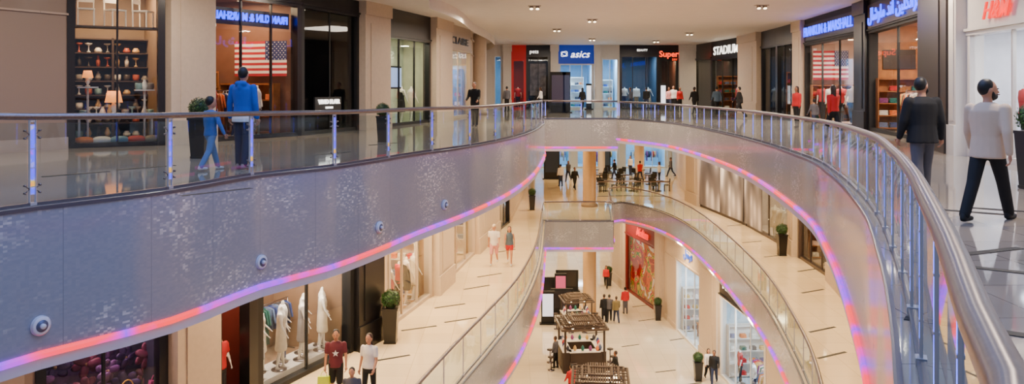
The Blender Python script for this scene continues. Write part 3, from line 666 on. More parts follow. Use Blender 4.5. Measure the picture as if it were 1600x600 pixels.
# --- L2 far wall
Xf=lambda px:(px-800)/F*60
def far(x0,x1,**k): return shop((Xf(x0),60),(Xf(x1),60),0,C2,**k)
def farw(x0,x1,out=.4): wall('back',(Xf(x0),60),(Xf(x1),60),0,C2,WHITE,out=out)
CB=(190,226,255)
farw(740,770,0); s=far(770,786,inner=(160,200,220),lamp=COOL,power=130,lcol=CB,mull=1,open_h=3.9,frame=WHITE)
farw(786,799); RW=M('red_wall',(190,20,26),.4,es=.15)
s=far(799,822,frame=RW,header=RW,inner=(150,30,30),power=100,mull=1,open_h=3.6,label='red framed sports shop'); man(s,2,.5,.8)
s=far(822,860,frame=DARK,inner=(60,55,60),power=90,mull=2,open_h=3.9,label='dark shopfront with poster'); panel(s,.9,2.2,1.2,2.4,M('poster_dark',(110,100,105),.5,noise=.6,nscale=3),y=.3,name='poster'); sign(s,'pets',.4,WHN,.6,4.3)
farw(860,872)
BB=M('sign_panel_blue',(10,50,150),.4,es=.5)
s=far(872,928,frame=WHITE,header=BB,inner=(160,195,220),lamp=COOL,power=300,lcol=CB,mull=3,open_h=3.3,label='sports shoe shop with blue sign panel'); panel(s,s.W/2,4.1,s.W,1.25,BB)
sign(s,'asics',.72,WHN,s.W*.62,4.08,shear=.3,y=-.1,bold=.006,width=1.45)
b=MB(WHN)
def torus(cx,cz,rx,rz_,w,ang):
    n=24; c,d=math.cos(ang),math.sin(ang); o=[];i_=[]
    for k in range(n):
        t=2*math.pi*k/n; 
        for L_,e in((o,w),(i_,-w)):
            x,z=(rx+e)*math.cos(t),(rz_+e)*math.sin(t); L_.append((cx+x*c-z*d,-.1,cz+x*d+z*c))
    b.add(o+i_,[(k,(k+1)%n,n+(k+1)%n,n+k) for k in range(n)],WHN)
torus(s.W*.17,4.12,.26,.15,.02,.6); torus(s.W*.17,4.12,.26,.12,.016,-.5); obj('logo',b.mesh(),s.root)
for x in(.5,1.6): she(s,x,2.6,w=1.,h=2.4,cols=3,m=WHITE)
farw(928,938)
s=far(938,968,frame=WHITE,inner=(180,205,222),lamp=COOL,power=280,lcol=CB,mull=2,open_h=3.7)
she(s,.7,2.6,w=1.,h=2.2,cols=3,m=WHITE)
s=far(968,1030,frame=DARK,inner=(70,90,110),lamp=COOL,power=240,lcol=CB,mull=3,open_h=3.9,label='dark framed fashion shop with white lit display')
for i,x in((1,.5),(4,1.4),(0,2.3)): man(s,i,x,.9)
sign(s,'BEAUTY',.22,WHN,1.7,4.4)
s=far(1030,1060,frame=BLK,inner=(70,34,26),power=120,mull=2,open_h=3.6,label='black shopfront with orange illuminated sign'); sign(s,'Super',.62,ORN,s.W*.5,4.1,bold=.008)
text('DRY',.2,ORN,s.root,(s.W*.8,-.08,3.7),0)
farw(1060,1086)
# --- L2 right (far -> near)
q=[(13.7,60)]+[U(x,y) for x,y in((1112,172.4),(1160,176.5),(1190,180),(1214,183),(1244,187),(1258,189),(1340,201),(1358,204),(1452,224.5),(1500,241),(1512,244))]+[(10.0,14.6),(9.4,11)]
s=shop(q[0],q[1],0,C2,3.6,3,DARK,mull=1,power=50,inner=(60,55,55))
s=shop(q[1],q[2],0,C2,3.5,3,BLK,mull=3,power=110,inner=(60,58,66),label='black framed shop with white lettering'); sign(s,'STADIUM',.8,WHN,s.W*.5,4.1,width=s.W*.8,bold=.008)
for i in(4,2): man(s,i,1.5+i,.6)
shA(s,1.2,w=1.8,h=2.4)
wall('right',q[2],q[3],0,C2,PLAST,out=.3)
s=shop(q[3],q[4],0,C2,3.8,3,DARK,mull=2,power=40,inner=(50,48,60),lamp=SOFT)
s=shop(q[4],q[5],0,C2,3.8,3,DARK,mull=3,power=70,inner=(60,55,64),lamp=SOFT); man(s,3,1.5,.6); man(s,0,3.,.6); shA(s,1.2,w=1.6,h=2.4)
wall('right',q[5],q[6],0,C2,PLAST,out=.2)
NB=M('sign_night',(8,10,36),.4)
s=shop(q[6],q[7],0,C2,3.55,2.8,BLK,mull=3,power=480,inner=(200,172,155),lcol=(255,230,205),label='clothing shop with blue neon sign and flag in window')
panel(s,s.W/2,4.15,s.W*.98,.8,NB); sign(s,'FRANKLIN & MARSHALL',.6,BLUE,s.W/2,4.15,y=-.12,width=s.W*.94,bold=.006)
flag(s.w(.6,1.0,3.3),s.ang+HP,1.6,1.35,True)
shA(s,1.2,w=2.0,h=1.7,rows=3,cols=6)
for i,x in enumerate((1.6,3.2,4.8,6.2)): rac(s,x,1.7,9,cols=[0,0,2,9,1])
for i,x in((2,.9),(4,2.2),(2,3.5),(1,5.),(4,6.3)): man(s,i,x,.55,.9)
for x in(1.2,3,4.8): she(s,x,2.5,w=1.6)
wall('right',q[7],q[8],0,C2,DARK,out=.15)
PW=M('wood_panel',(176,112,56),.35,noise=.25,nscale=4)
s=shop(q[8],q[9],0,C2,3.55,2.6,BLK,mull=2,power=480,inner=(180,120,70),back=PW,side=PW,lcol=NC,label='wood lined shop with blue neon script sign')
panel(s,s.W/2,4.15,s.W*.98,.85,M('sign_wood',(50,34,26),.4)); sign(s,arab('فرانكلين اند مارشال'),.62,BLUE,s.W/2,4.15,y=-.12,width=s.W*.9,bold=.012)
shA(s,.95,w=1.5,h=1.9,rows=4); b=MB(DWOOD); b.box((0,0,0),(1.1,.04,.7),DWOOD); obj('wall_plaque',b.mesh(),None,s.w(.1,1.,2.6),s.ang+HP,label='dark wooden board on the shop wall',cat='sign')
for x in(2,3.6,5.2): table(s.w(x,1.3,.02),s.ang); 
rac(s,3.2,.6,8,0,cols=[4,7,2,3]); rac(s,5,.6,8,0,cols=[4,7,2,3])
for x in(1.4,3.4,5.2): she(s,x,2.3,w=1.7,h=2.6,rows=5)
wall('right',q[9],q[10],0,C2,M('brown_pillar',(40,31,28),.35),out=.3)
WW=M('cream_gloss',(218,208,196),.2)
wall('right',q[10],q[11],0,C2,WW,out=.25)
s=shop(q[11],q[12],0,C2,2.75,3,WW,header=WW,mull=2,power=200,inner=(205,205,208),lamp=COOL,lcol=(240,240,250),label='bright white fashion shop with red lettering'); sign(s,'H&M',.52,REDN,s.W*.42,3.2,y=-.1,shear=.4,bold=.006)
s2=shop(q[12],q[13],0,C2,2.75,3,WW,header=WW,mull=2,power=150,inner=(205,205,208),lamp=COOL,lcol=(240,240,250))
man(s,2,.7,.9); rac(s,2.,1.6); rac(s,3.,.8,7,.4); man(s2,2,1.4,.8); rac(s2,2.6,1.4)
wall('right',q[13],(8.8,2),0,C2,WW); 
# --- L1 left
def V(px,py): return XY(px,py,L1)
H1c=4.75
e=[V(x,y) for x,y in((-40,800),(55,757),(262,692),(330,664),(402,626),(552,549),(592,528),(606,516),(676,462),(700,440),(742,397),(775,366),(796,348))]+[(1.2,60),(2,75)]
wall('left',(-14,11),e[0],L1,H1c,PLAST)
wall('left',e[0],e[1],L1,H1c,STONE)
fl=M('floral',(74,44,80),.5,noise=.9,nscale=2.5)
s=shop(e[1],e[2],L1,H1c,3.3,1.6,DARK,mull=2,power=80,inner=(50,40,60),back=fl,lcol=(255,220,225),label='shop window with violet floral backdrop',tp=.15)
PETS=[M('petal_plum',(112,64,116),.5,noise=.4,nscale=6),M('petal_dark',(70,40,84),.5,noise=.4,nscale=6),M('petal_wine',(120,44,70),.5,noise=.4,nscale=6)]
for i in range(34):
    m=PETS[i%3]; b=MB(m); n=7; S_=R.uniform(.8,1.3)
    for k in range(n):
        t=2*math.pi*k/n+R.uniform(-.2,.2); rr=Matrix.Rotation(-t,3,'Y')@Matrix.Rotation(R.uniform(-.4,.4),3,'Z'); b.ell((.14*S_*math.cos(t),R.uniform(-.05,.05),.14*S_*math.sin(t)),(.15*S_,.03,.09*S_),m,n=8,k=6,rot=rr)
    b.ell((0,-.03,0),(.04,.04,.04),M('pistil',(150,110,80),.5),n=8,k=6)
    obj('paper_flower',b.mesh(),None,s.w(.3+(i%9)*.42+R.uniform(-.1,.1),.8+.3*R.random(),1.1+.55*(i//9)+R.uniform(-.15,.15)),s.ang+R.uniform(-.5,.5),label='large dark violet paper flower in a shop window',cat='decoration',group='paper flowers in the window')
for i in range(5):
    b=MB(cloth('bag%d'%i,[(210,50,40),(60,110,80),(230,170,60),(190,50,120),(220,80,40)][i])); m=b.mats[0]; b.box((0,0,.16),(.4,.16,.32),m,taper=.8); b.tube([(.12*math.cos(t),0,.3+.16*math.sin(t)) for t in[math.pi*k/8 for k in range(9)]],.012,m,n=6)
    obj('handbag',b.mesh(),None,s.w(.6+i*.62,.5,.9),s.ang,label='bright leather handbag on the shop window ledge',cat='handbag',group='handbags in the window')
b=MB(DWOOD); b.box((0,0,.44),(3.0,.36,.88),DWOOD); obj('display_plinth',b.mesh(),None,s.w(1.85,.5,.02),s.ang,label='dark plinth in the shop window',cat='plinth')
wall('left',e[2],e[3],L1,H1c,PLAST,out=.35)
s=shop(e[3],e[4],L1,H1c,3.4,1.8,DARK,mull=1,power=80,inner=(90,30,26),label='dark entrance with red clothing display',side_w=.3,glass=False)
rac(s,.6,.9,7,.9,cols=[0,2,3,0,7]); man(s,2,.8,.5)
s=shop(e[4],e[5],L1,H1c,3.4,2.4,BLK,mull=2,power=420,inner=(124,94,72),lcol=NC,label='womenswear window with row of white mannequins',tp=.2)
b=MB(WHITE); b.box((0,0,.11),(s.W-.9,.8,.22),WHITE); obj('display_plinth',b.mesh(),None,s.w(s.W/2,.65,.03),s.ang,label='low white plinth carrying mannequins',cat='plinth')
for k,x,y in((6,.5,.42),(0,.95,.75),(0,1.35,.42),(1,1.8,.75),(6,2.2,.42),(0,2.65,.75),(0,3.05,.42),(6,3.4,.7)): man(s,k,x,y,R.uniform(.2,.8),.25)
rac(s,1.4,1.9,cols=[1,3,4,8,7]); rac(s,2.7,1.9,cols=[1,3,4,8,5])
chandelier(s.w(1.9,1.2,3.0))
wall('left',e[5],e[6],L1,H1c,DARK,out=.2)
wall('left',e[6],e[7],L1,H1c,PLAST)
s=shop(e[7],e[8],L1,H1c,3.4,2.,M('beige_frame',(190,172,152),.5),mull=3,power=300,inner=(180,140,96),label='warmly lit dress shop window')
for k,x in((0,.6),(5,1.4),(2,2.2),(3,2.9),(0,3.6)): man(s,k,x,.5,.8)
rac(s,2.,1.3); shB(s,1.2,w=1.4,h=2.6,m=WHITE)
wall('left',e[8],e[9],L1,H1c,PLAST,out=.25)
s=shop(e[9],e[10],L1,H1c,3.4,2.2,M('beige_frame',(190,172,152),.5),mull=3,power=260,inner=(200,165,120))
for k,x in((1,.6),(3,1.8),(5,3.)): man(s,k,x,.5,.8)
shB(s,1.2,w=1.6,h=2.6,m=WHITE)
wall('left',e[10],e[11],L1,H1c,PLAST,out=.2)
s=shop(e[11],e[12],L1,H1c,3.4,2.4,DARK,mull=3,power=120,inner=(120,100,90))
wall('left',e[12],e[13],L1,H1c,PLAST)
s=shop(e[13],e[14],L1,H1c,3.6,2.4,DARK,mull=6,power=200,inner=(140,120,110))
# L1 far
for x0,x1 in((2,6),(6,10.5),(10.5,15)):
    s=shop((x0,75),(x1-.5,75),L1,H1c,3.8,4,WHITE,mull=3,power=400,inner=(140,175,195),lamp=COOL,lcol=CB,label='bright glazed shopfront at the end of the concourse'); rac(s,1.5,1.5); rac(s,3,2.5)
    wall('back',(x1-.5,75),(x1,75),L1,H1c,WHITE,out=.3)
# L1 right
r1=[(15,75),(11.7,53),(11.9,50.5),(12.7,43.5),(12.75,36.3),(12.6,35.2),(12.4,31),(11.7,27.2),(10.6,21),(9,13)]
wall('right',r1[0],r1[1],L1,H1c,PLAST)
wall('right',r1[1],r1[2],L1,H1c,PLAST,out=.2)
BRN=M('brown_frame',(72,58,52),.35)
def photomural(key,base,sc):
    m=M(key,base,.45); nt=m.node_tree; N=nt.nodes.new; K=nt.links.new; b=nt.nodes['Principled BSDF']
    tc=N('ShaderNodeTexCoord'); v=N('ShaderNodeTexVoronoi'); v.inputs['Scale'].default_value=sc; v.feature='SMOOTH_F1'; mp=N('ShaderNodeMapping'); mp.inputs['Scale'].default_value=(1,1,.45); K(tc.outputs['Object'],mp.inputs[0]); K(mp.outputs[0],v.inputs['Vector'])
    rp=N('ShaderNodeValToRGB'); e_=rp.color_ramp.elements; e_[0].position=.1; e_[0].color=lin((224,216,214)); e_[1].position=.6; e_[1].color=lin((66,60,60)); x=e_.new(.32); x.color=lin(base); K(v.outputs['Distance'],rp.inputs[0]); K(rp.outputs[0],b.inputs['Base Color']); K(rp.outputs[0],b.inputs['Emission Color']); b.inputs['Emission Strength'].default_value=.12  # weak emission added so the panels read brighter, not a lit display
    return m
PG=photomural('poster_grey',(150,142,140),1.3); PG2=photomural('poster_dusk',(120,112,112),.9)
def mural(s,m,x0,x1):
    b=MB(m); b.box((0,0,0),(x1-x0,.05,3.75),m); obj('photo_mural',b.mesh(),s.root,((x0+x1)/2,-.08,2.05))
s=shop(r1[2],r1[3],L1,H1c,3.95,1.,BRN,mull=1,power=0,glass=False,inner=(60,50,50),label='shopfront covered by large grey photographic panels')
mural(s,PG2,.12,s.W*.5-.03); mural(s,PG,s.W*.5+.03,s.W-.12)
for x in(1.2,3.6,6): area(s.w(x,-.9,4.0),.5,60,NC)
s=shop(r1[3],r1[4],L1,H1c,3.95,2.4,BRN,mull=2,power=220,inner=(190,180,175),label='shop window with photographic panel pale drapes and mannequins')
mural(s,PG,.12,s.W*.42)
dr=M('drape_white',(206,198,196),.7)
for i in range(3):
    b=MB(dr); n=16; vs=[]
    for j in range(n+1): x=j/n*.8; yy=.05*math.sin(j*1.6); vs+=[(x,yy,0),(x*.75+.1,yy,3.4)]
    b.add(vs,[(2*j,2*j+2,2*j+3,2*j+1) for j in range(n)],dr,True); obj('drape',b.mesh(),None,s.w(s.W*.45+i*1.2,.75,.1),s.ang,label='pale gathered drape hanging in a shop window',cat='curtain',group='drapes in the window')
for k,x in((0,s.W*.5),(0,s.W*.62),(1,s.W*.74),(0,s.W*.88)): man(s,k,x,.4,1.)
wall('right',r1[4],r1[5],L1,H1c,PLAST,out=.25)
s=shop(r1[5],r1[6],L1,H1c,3.6,2.6,BRN,mull=3,power=120,inner=(170,150,140)); man(s,1,1.5,.6); man(s,3,3.,.6); shA(s,1.2)
wall('right',r1[6],r1[7],L1,H1c,PLAST,out=.2)
s=shop(r1[7],r1[8],L1,H1c,3.6,2.6,DARK,mull=3,power=120,inner=(170,150,140))
wall('right',r1[8],r1[9],L1,H1c,PLAST)
# --- L0
H0=5.75
wall('left',(-6,15),(-5,52),L0,H0,PLAST)
wall('left',(-5,52),(-5,75),L0,H0,PLAST)
for x0,x1 in((-5,1),(1,5),(5,9)):
    s=shop((x0,75),(x1-.6,75),L0,H0,4.2,4,WHITE,mull=3,power=350,inner=(200,200,195),lamp=COOL,lcol=(230,240,255),label='bright white shopfront on the ground floor'); rac(s,1.2,1.5); rac(s,2.8,2.2)
    wall('back',(x1-.6,75),(x1,75),L0,H0,WHITE,out=.3)
g=[(9,75),(7.7,60),(8.1,57),(9.3,51.2),(9.55,50.2),(9.75,47.5),(10.15,42.6),(10.4,40),(10.8,34),(11,24)]
wall('right',g[0],g[1],L0,H0,PLAST); wall('right',g[1],g[2],L0,H0,PLAST,out=.2)
RD=M('crimson_board',(110,12,16),.4)
art=M('mural',(150,60,30),.5); nt=art.node_tree; N=nt.nodes.new
tc=N('ShaderNodeTexCoord'); wv=N('ShaderNodeTexNoise'); wv.inputs['Scale'].default_value=.8; wv.inputs['Detail'].default_value=2; wv.inputs['Distortion'].default_value=1.5; rp=N('ShaderNodeValToRGB'); rp.color_ramp.interpolation='CONSTANT'
el=rp.color_ramp.elements; el[0].position=0; el[0].color=lin((170,16,16)); el[1].position=.42; el[1].color=lin((235,90,30))
for p_,c_ in((.47,(80,140,40)),(.52,(245,200,60)),(.56,(200,24,24)),(.62,(245,230,210))): x=el.new(p_); x.color=lin(c_)
bb=nt.nodes['Principled BSDF']; nt.links.new(tc.outputs['Object'],wv.inputs['Vector']); nt.links.new(wv.outputs['Fac'],rp.inputs[0]); nt.links.new(rp.outputs[0],bb.inputs['Base Color']); nt.links.new(rp.outputs[0],bb.inputs['Emission Color']); bb.inputs['Emission Strength'].default_value=.25
s=shop(g[2],g[3],L0,H0,4.,.35,RD,header=RD,mull=1,power=0,inner=(120,20,20),back=art,label='dark red shopfront with colourful mural and neon script'); sign(s,'Molten',.75,REDN,s.W*.6,4.6,shear=.4,y=-.12,bold=.01)
wall('right',g[3],g[4],L0,H0,PLAST,out=.2)
wall('right',g[4],g[5],L0,H0,PLAST); 
s=shop(g[5],g[6],L0,H0,4.2,2.6,WHITE,header=PLAST,mull=3,power=260,inner=(195,208,216),lamp=COOL,lcol=(225,240,255),label='bright white ground floor shop with blue script sign'); sign(s,arab('قرنفل'),.7,M('sign_blue_soft',(40,80,190),.4,es=1),s.W*.5,4.95)
shA(s,1.3,w=2.,h=2.6,m=WHITE); she(s,3,2.3,w=1.4,m=WHITE); table(s.w(2,1.2,.02),s.ang); table(s.w(4,1.2,.02),s.ang)
wall('right',g[6],g[7],L0,H0,PLAST,out=.2)
s=shop(g[7],g[8],L0,H0,4.0,2.6,WHITE,header=DARK,mull=3,power=260,inner=(190,205,214),lamp=COOL,lcol=(225,240,255),label='ground floor shop with dark sign band'); sign(s,'Fashion  '+arab('شركه'),.8,WHN,s.W*.5,4.75,width=s.W*.8)
man(s,2,1.2,.6); man(s,1,3,.6); shA(s,1.3,w=2.,h=2.6,m=WHITE); rac(s,4.2,.8); rac(s,2.4,1.2)
wall('right',g[8],g[9],L0,H0,PLAST)
# ---------------------------------------------------------------- columns
def column(x,y,z0,z1,r,lb,m=PLAST):
    b=MB(m); b.lathe((0,0,0),[(r*1.25,0),(r*1.25,.15),(r,.2),(r,z1-z0-.4),(r*1.15,z1-z0-.35),(r*1.15,z1-z0)],m,n=24); obj('column',b.mesh(),None,(x,y,z0),label=lb,cat='column')
column(4.9,50.6,L0,L1-1.1,.42,'round beige column rising from the ground floor',COLM); column(4.9,50.6,L1,-1.08,.42,'round beige column standing on the middle level',COLM)
column(-1.95,48,L2,C2,.42,'round white column beside the upper walkway')
column(10.5,66,L1,-1.1,.4,'white column at the far concourse'); column(7.6,68,L1,-1.1,.3,'white column at the far concourse')
# ---------------------------------------------------------------- ceiling lights
for px,py in((835,9),(925,30),(1190,8),(1077,51),(1025,63),(925,60),(870,45)):
    d=(C2-EH)*F/(HY-py); x=(px-800)/F*d
    r=empty('ceiling_spotlight',(x,d,C2),label='recessed twin spotlight in the white ceiling',cat='ceiling light',group='recessed ceiling spotlights')
    SF=M('spot_frame',(190,180,168),.4,.1); b=MB(SF)
    for sx in(-1,1): b.box((sx*.24,0,-.01),(.03,.3,.03),SF); b.box((0,sx*.15,-.01),(.48,.03,.03),SF)
    obj('frame',b.mesh(),r)
    for sx in(-.12,.12):
        b=MB(M('spot_body',(150,135,115),.4,.3)); b.cyl((sx,0,-.0),(sx,-.06,-.13),.07,b.mats[0],r1=.09); b.cyl((sx,-.062,-.132),(sx,-.064,-.136),.07,WARM); obj('spot_head',b.mesh(),r)
def stripz(pts,z0,z1,m,name):
    b=MB(m); vs=[];fs=[]
    for x,y in pts: vs+=[(x,y,z0),(x,y,z1)]
    for i in range(len(pts)-1): fs.append((2*i,2*i+2,2*i+3,2*i+1))
    b.add(vs,fs,m); obj(name,b.mesh(),kind='structure')
cc=cat([(-2.9,28,0,0),(-2.2,33,0,0),(-1.9,40,0,0),(-1.3,47,0,0),(-1.2,54,0,0),(-2,60,0,0)])
stripz([p[:2] for p in cc],4.35,4.8,CEIL,'trim_5')
for x,y,p in((-10.5,16,150),(-8,20,130),(-5.5,25,150),(-1.5,34,170),(3,52,400),(10,52,400),(10,38,340),(10.2,28,280),(9,19,220),(6.5,10,220),(3,34,320),(5,44,320)): area((x,y,C2-.25),.5,p,NC)
for x,y,p in((-5.2,17.5,220),(-3.6,21.5,280),(-2.4,25.5,290),(-1.2,30,300),(-.3,35,300),(.6,41,250),(3,50,280),(9,57,300),(6,65,320),(11,66,320),(10.7,46,270),(11.3,40,270),(11,33,270),(10.2,27,270),(9,21,270),(7.5,15,220)): area((x,y,-1.2),.8,p,WC)
for x,y,p in((-2,30,360),(-1,38,360),(1,46,360),(3,50,400),(3,62,470),(6,70,430),(9.3,45,360),(9,38,360),(9.2,30,360),(-2,22,260),(7,55,360)): area((x,y,-7.15),.9,p,WC)
area((-1.5,10,9),12,1400,(150,178,255)); area((2.5,36,4.5),3,500,NC)  # wide blue light added above the ceiling opening as skylight daylight
w=bpy.data.worlds.new('world'); bpy.context.scene.world=w; w.use_nodes=True; w.node_tree.nodes['Background'].inputs[0].default_value=(.6,.72,1,1); w.node_tree.nodes['Background'].inputs[1].default_value=.6
# ---------------------------------------------------------------- people
G=P
blueh=cloth('royal_blue',(24,84,180)); jean=cloth('dark_jeans',(34,44,72)); ljean=cloth('light_jeans',(96,130,175)); blk=cloth('black',(15,15,18)); beige=cloth('beige_knit',(212,186,160),.02); wht=cloth('white',(232,226,222)); grey=cloth('grey',(86,84,90)); maroon=cloth('maroon',(100,34,48)); red=cloth('red',(196,30,36)); olive=cloth('olive',(120,104,62)); teal=cloth('blue_grey',(80,100,120)); pink=cloth('pink',(214,150,150)); WSH=M('white_shoe',(220,215,210),.5)
figure('person',G(380,264,0),-12,1.97,dict(hl=2,kl=2,hr=-5,kr=8,al=2,bl=10,ar=-2,br=14,abl=14),blueh,jean,'adult in blue hoodie and dark jeans walking with a child',detail=2,inner=wht,hair=HBLK,shoe=M('grey_shoe',(150,140,130),.5))
bh=cloth('denim_jacket',(58,104,170))
figure('person',G(329,266,0),-35,1.40,dict(hl=20,kl=4,hr=-14,kr=18,al=6,bl=10,ar=10,br=10,abr=22,hyaw=-20),bh,ljean,'small child in light blue jacket and jeans walking',detail=2,kid=True,shoe=WSH)
figure('person',G(1441,312,0),0,1.72,dict(hl=-6,kl=8,hr=8,kr=4,al=4,bl=14,ar=-4,br=14,hyaw=-60,abl=13,abr=13),blk,grey,'bearded man in black jacket and grey trousers walking away',detail=2,beard=True,skin=SKIN,bulk=.025)
figure('person',G(1543,345,0),-55,1.74,dict(hl=-22,kl=8,hr=26,kr=4,al=16,bl=12,ar=-16,br=18,hyaw=-48,abl=12,abr=12),beige,blk,'bearded man in beige sweater striding and looking sideways',detail=2,beard=True,skin=SKIN,bulk=.012)
r,k,ar=figure('person',G(742,197,0),165,1.84,dict(STAND,al=30,bl=40,ar=26,br=44),blk,blk,'person in black with a backpack leaning by the railing',detail=1,hair=HBRN,lean=8)
b=MB(grey); cap(b,(0,-.2,1.12),(0,-.2,1.38),.13,.11,grey,sy=.6); obj('backpack',b.mesh(),r)
r,k,ar=figure('person',G(525,628,L1),-172,1.74,dict(hl=8,kl=4,hr=-8,kr=10,al=4,bl=20,ar=2,br=24),maroon,blk,'man in maroon t-shirt with white star walking',detail=2,sleeve='short',pants='knee',hair=HBLK,shoe=WSH)
b=MB(M('print_white',(230,225,225),.7)); b.add([((.085 if i%2==0 else .034)*math.sin(i*math.pi/5),0,(.085 if i%2==0 else .034)*math.cos(i*math.pi/5)) for i in range(10)],[tuple(range(10))],b.mats[0]); obj('star_print',b.mesh(),r,(0,.155,1.2)); 
figure('person',G(577,632,L1),165,1.70,dict(hl=-8,kl=10,hr=10,kr=4,al=6,bl=40,ar=-2,br=24),wht,blk,'woman in white top and black trousers walking',detail=2,fem=True,sleeve='short',pants='slim',hair=HBRN,long_hair=True)
figure('person',G(550,672,L1),-178,1.42,WALK2,grey,blk,'short dark haired person walking in grey top',detail=1,hair=HBLK)
figure('person',G(772,413,L1),172,1.76,WALK2,wht,pink,'man in white t-shirt cap and light shorts walking',detail=1,sleeve='short',pants='knee',hair=M('cap_beige',(200,185,160),.7),cap_col=True,shoe=WSH)
figure('person',G(796,413,L1),178,1.68,WALK,teal,red,'woman in grey top and red shorts walking',detail=1,fem=True,sleeve='none',pants='short',long_hair=True,hair=HBRN,shoe=WSH)
def bag(loc,col,lb,rz=0):
    m=M('bag_%d%d%d'%col,col,.5); b=MB(m); b.box((0,0,.17),(.3,.1,.34),m,taper=.9); b.tube([(.07*math.cos(t),0,.34+.12*math.sin(t)) for t in[math.pi*k/8 for k in range(9)]],.007,m,n=6); obj('shopping_bag',b.mesh(),None,loc,rz,label=lb,cat='bag')
v=G(525,628,L1); bag((v.x-.27,v.y-.08,L1+.3),(200,220,40),'yellow green shopping bag held by a man')
small=[(830,170,L2,1.7,0,blk,blk,0),(868,171,L2,1.7,40,grey,jean,0),(910,172,L2,1.65,10,blk,blk,1),(985,171,L2,1.7,90,grey,jean,0),(792,174,L2,1.7,30,grey,blk,0),(845,173,L2,1.7,80,wht,jean,1),(1010,172,L2,1.7,0,blk,jean,0),(1062,175,L2,1.65,200,red,blk,1),(1120,180,L2,1.72,10,teal,blk,0),
(1045,174,L2,1.7,180,pink,jean,1),(1052,174,L2,1.75,170,wht,blk,0),(1085,178,L2,1.7,20,blk,blk,0),(1155,185,L2,1.7,90,blk,blk,0),(1245,200,L2,1.65,120,red,blk,1),(1272,203,L2,1.2,20,grey,jean,0),(1302,218,L2,1.72,10,red,blk,1),
(876,291,L1,1.7,30,wht,jean,0),(898,296,L1,1.7,200,blk,blk,0),(1000,283,L1,1.7,20,red,jean,0),(1030,286,L1,1.7,100,wht,blk,1),(960,280,L1,1.7,60,blk,jean,0),(1048,276,L1,1.7,60,grey,jean,0),(985,274,L1,1.7,150,wht,jean,1),(888,283,L1,1.7,150,grey,jean,1),
(947,450,L0,1.68,170,red,blk,1),(944,503,L0,1.72,20,blk,blk,0),(952,503,L0,1.75,-10,grey,blk,0),(963,504,L0,1.68,5,olive,jean,0),(977,490,L0,1.7,10,red,grey,0),
(1116,600,L0,1.7,160,blk,jean,0),(1107,595,L0,1.65,180,wht,blk,1),(868,575,L0,1.65,60,grey,blk,0),(893,625,L0,1.7,30,red,blk,0),(962,600,L0,1.68,90,blk,jean,0),(876,548,L0,1.66,-60,wht,jean,1)]
for i,(px,py,z,h,yw,t,bt,fm) in enumerate(small):
    figure('person',G(px,py,z),yw,h,[WALK,STAND,WALK2][i%3],t,bt,'shopper in %s top walking through the mall'%t.name.split('_')[-1],detail=0,fem=bool(fm),long_hair=bool(fm),skin=[SKIN,SKIN2][i%2],hair=[HBLK,HBRN][i%2])
# ---------------------------------------------------------------- plants
plant(G(312,247,0),.95); plant(G(598,222,0),.8); plant(G(597,535,L1)+Vector((.25,0,0)),1.1); plant(G(820,328,L1)+Vector((.45,0,0)),.95); plant(G(1234,399,L1)+Vector((-.35,0,0)),1.); plant(G(1094,595,L0)+Vector((-.1,0,0)),1.); plant(G(960,446,L0)+Vector((-.4,0,0)),1.); plant(G(1033,500,L0)+Vector((-.2,0,0)),1.); plant(G(1616,296,0),.95)
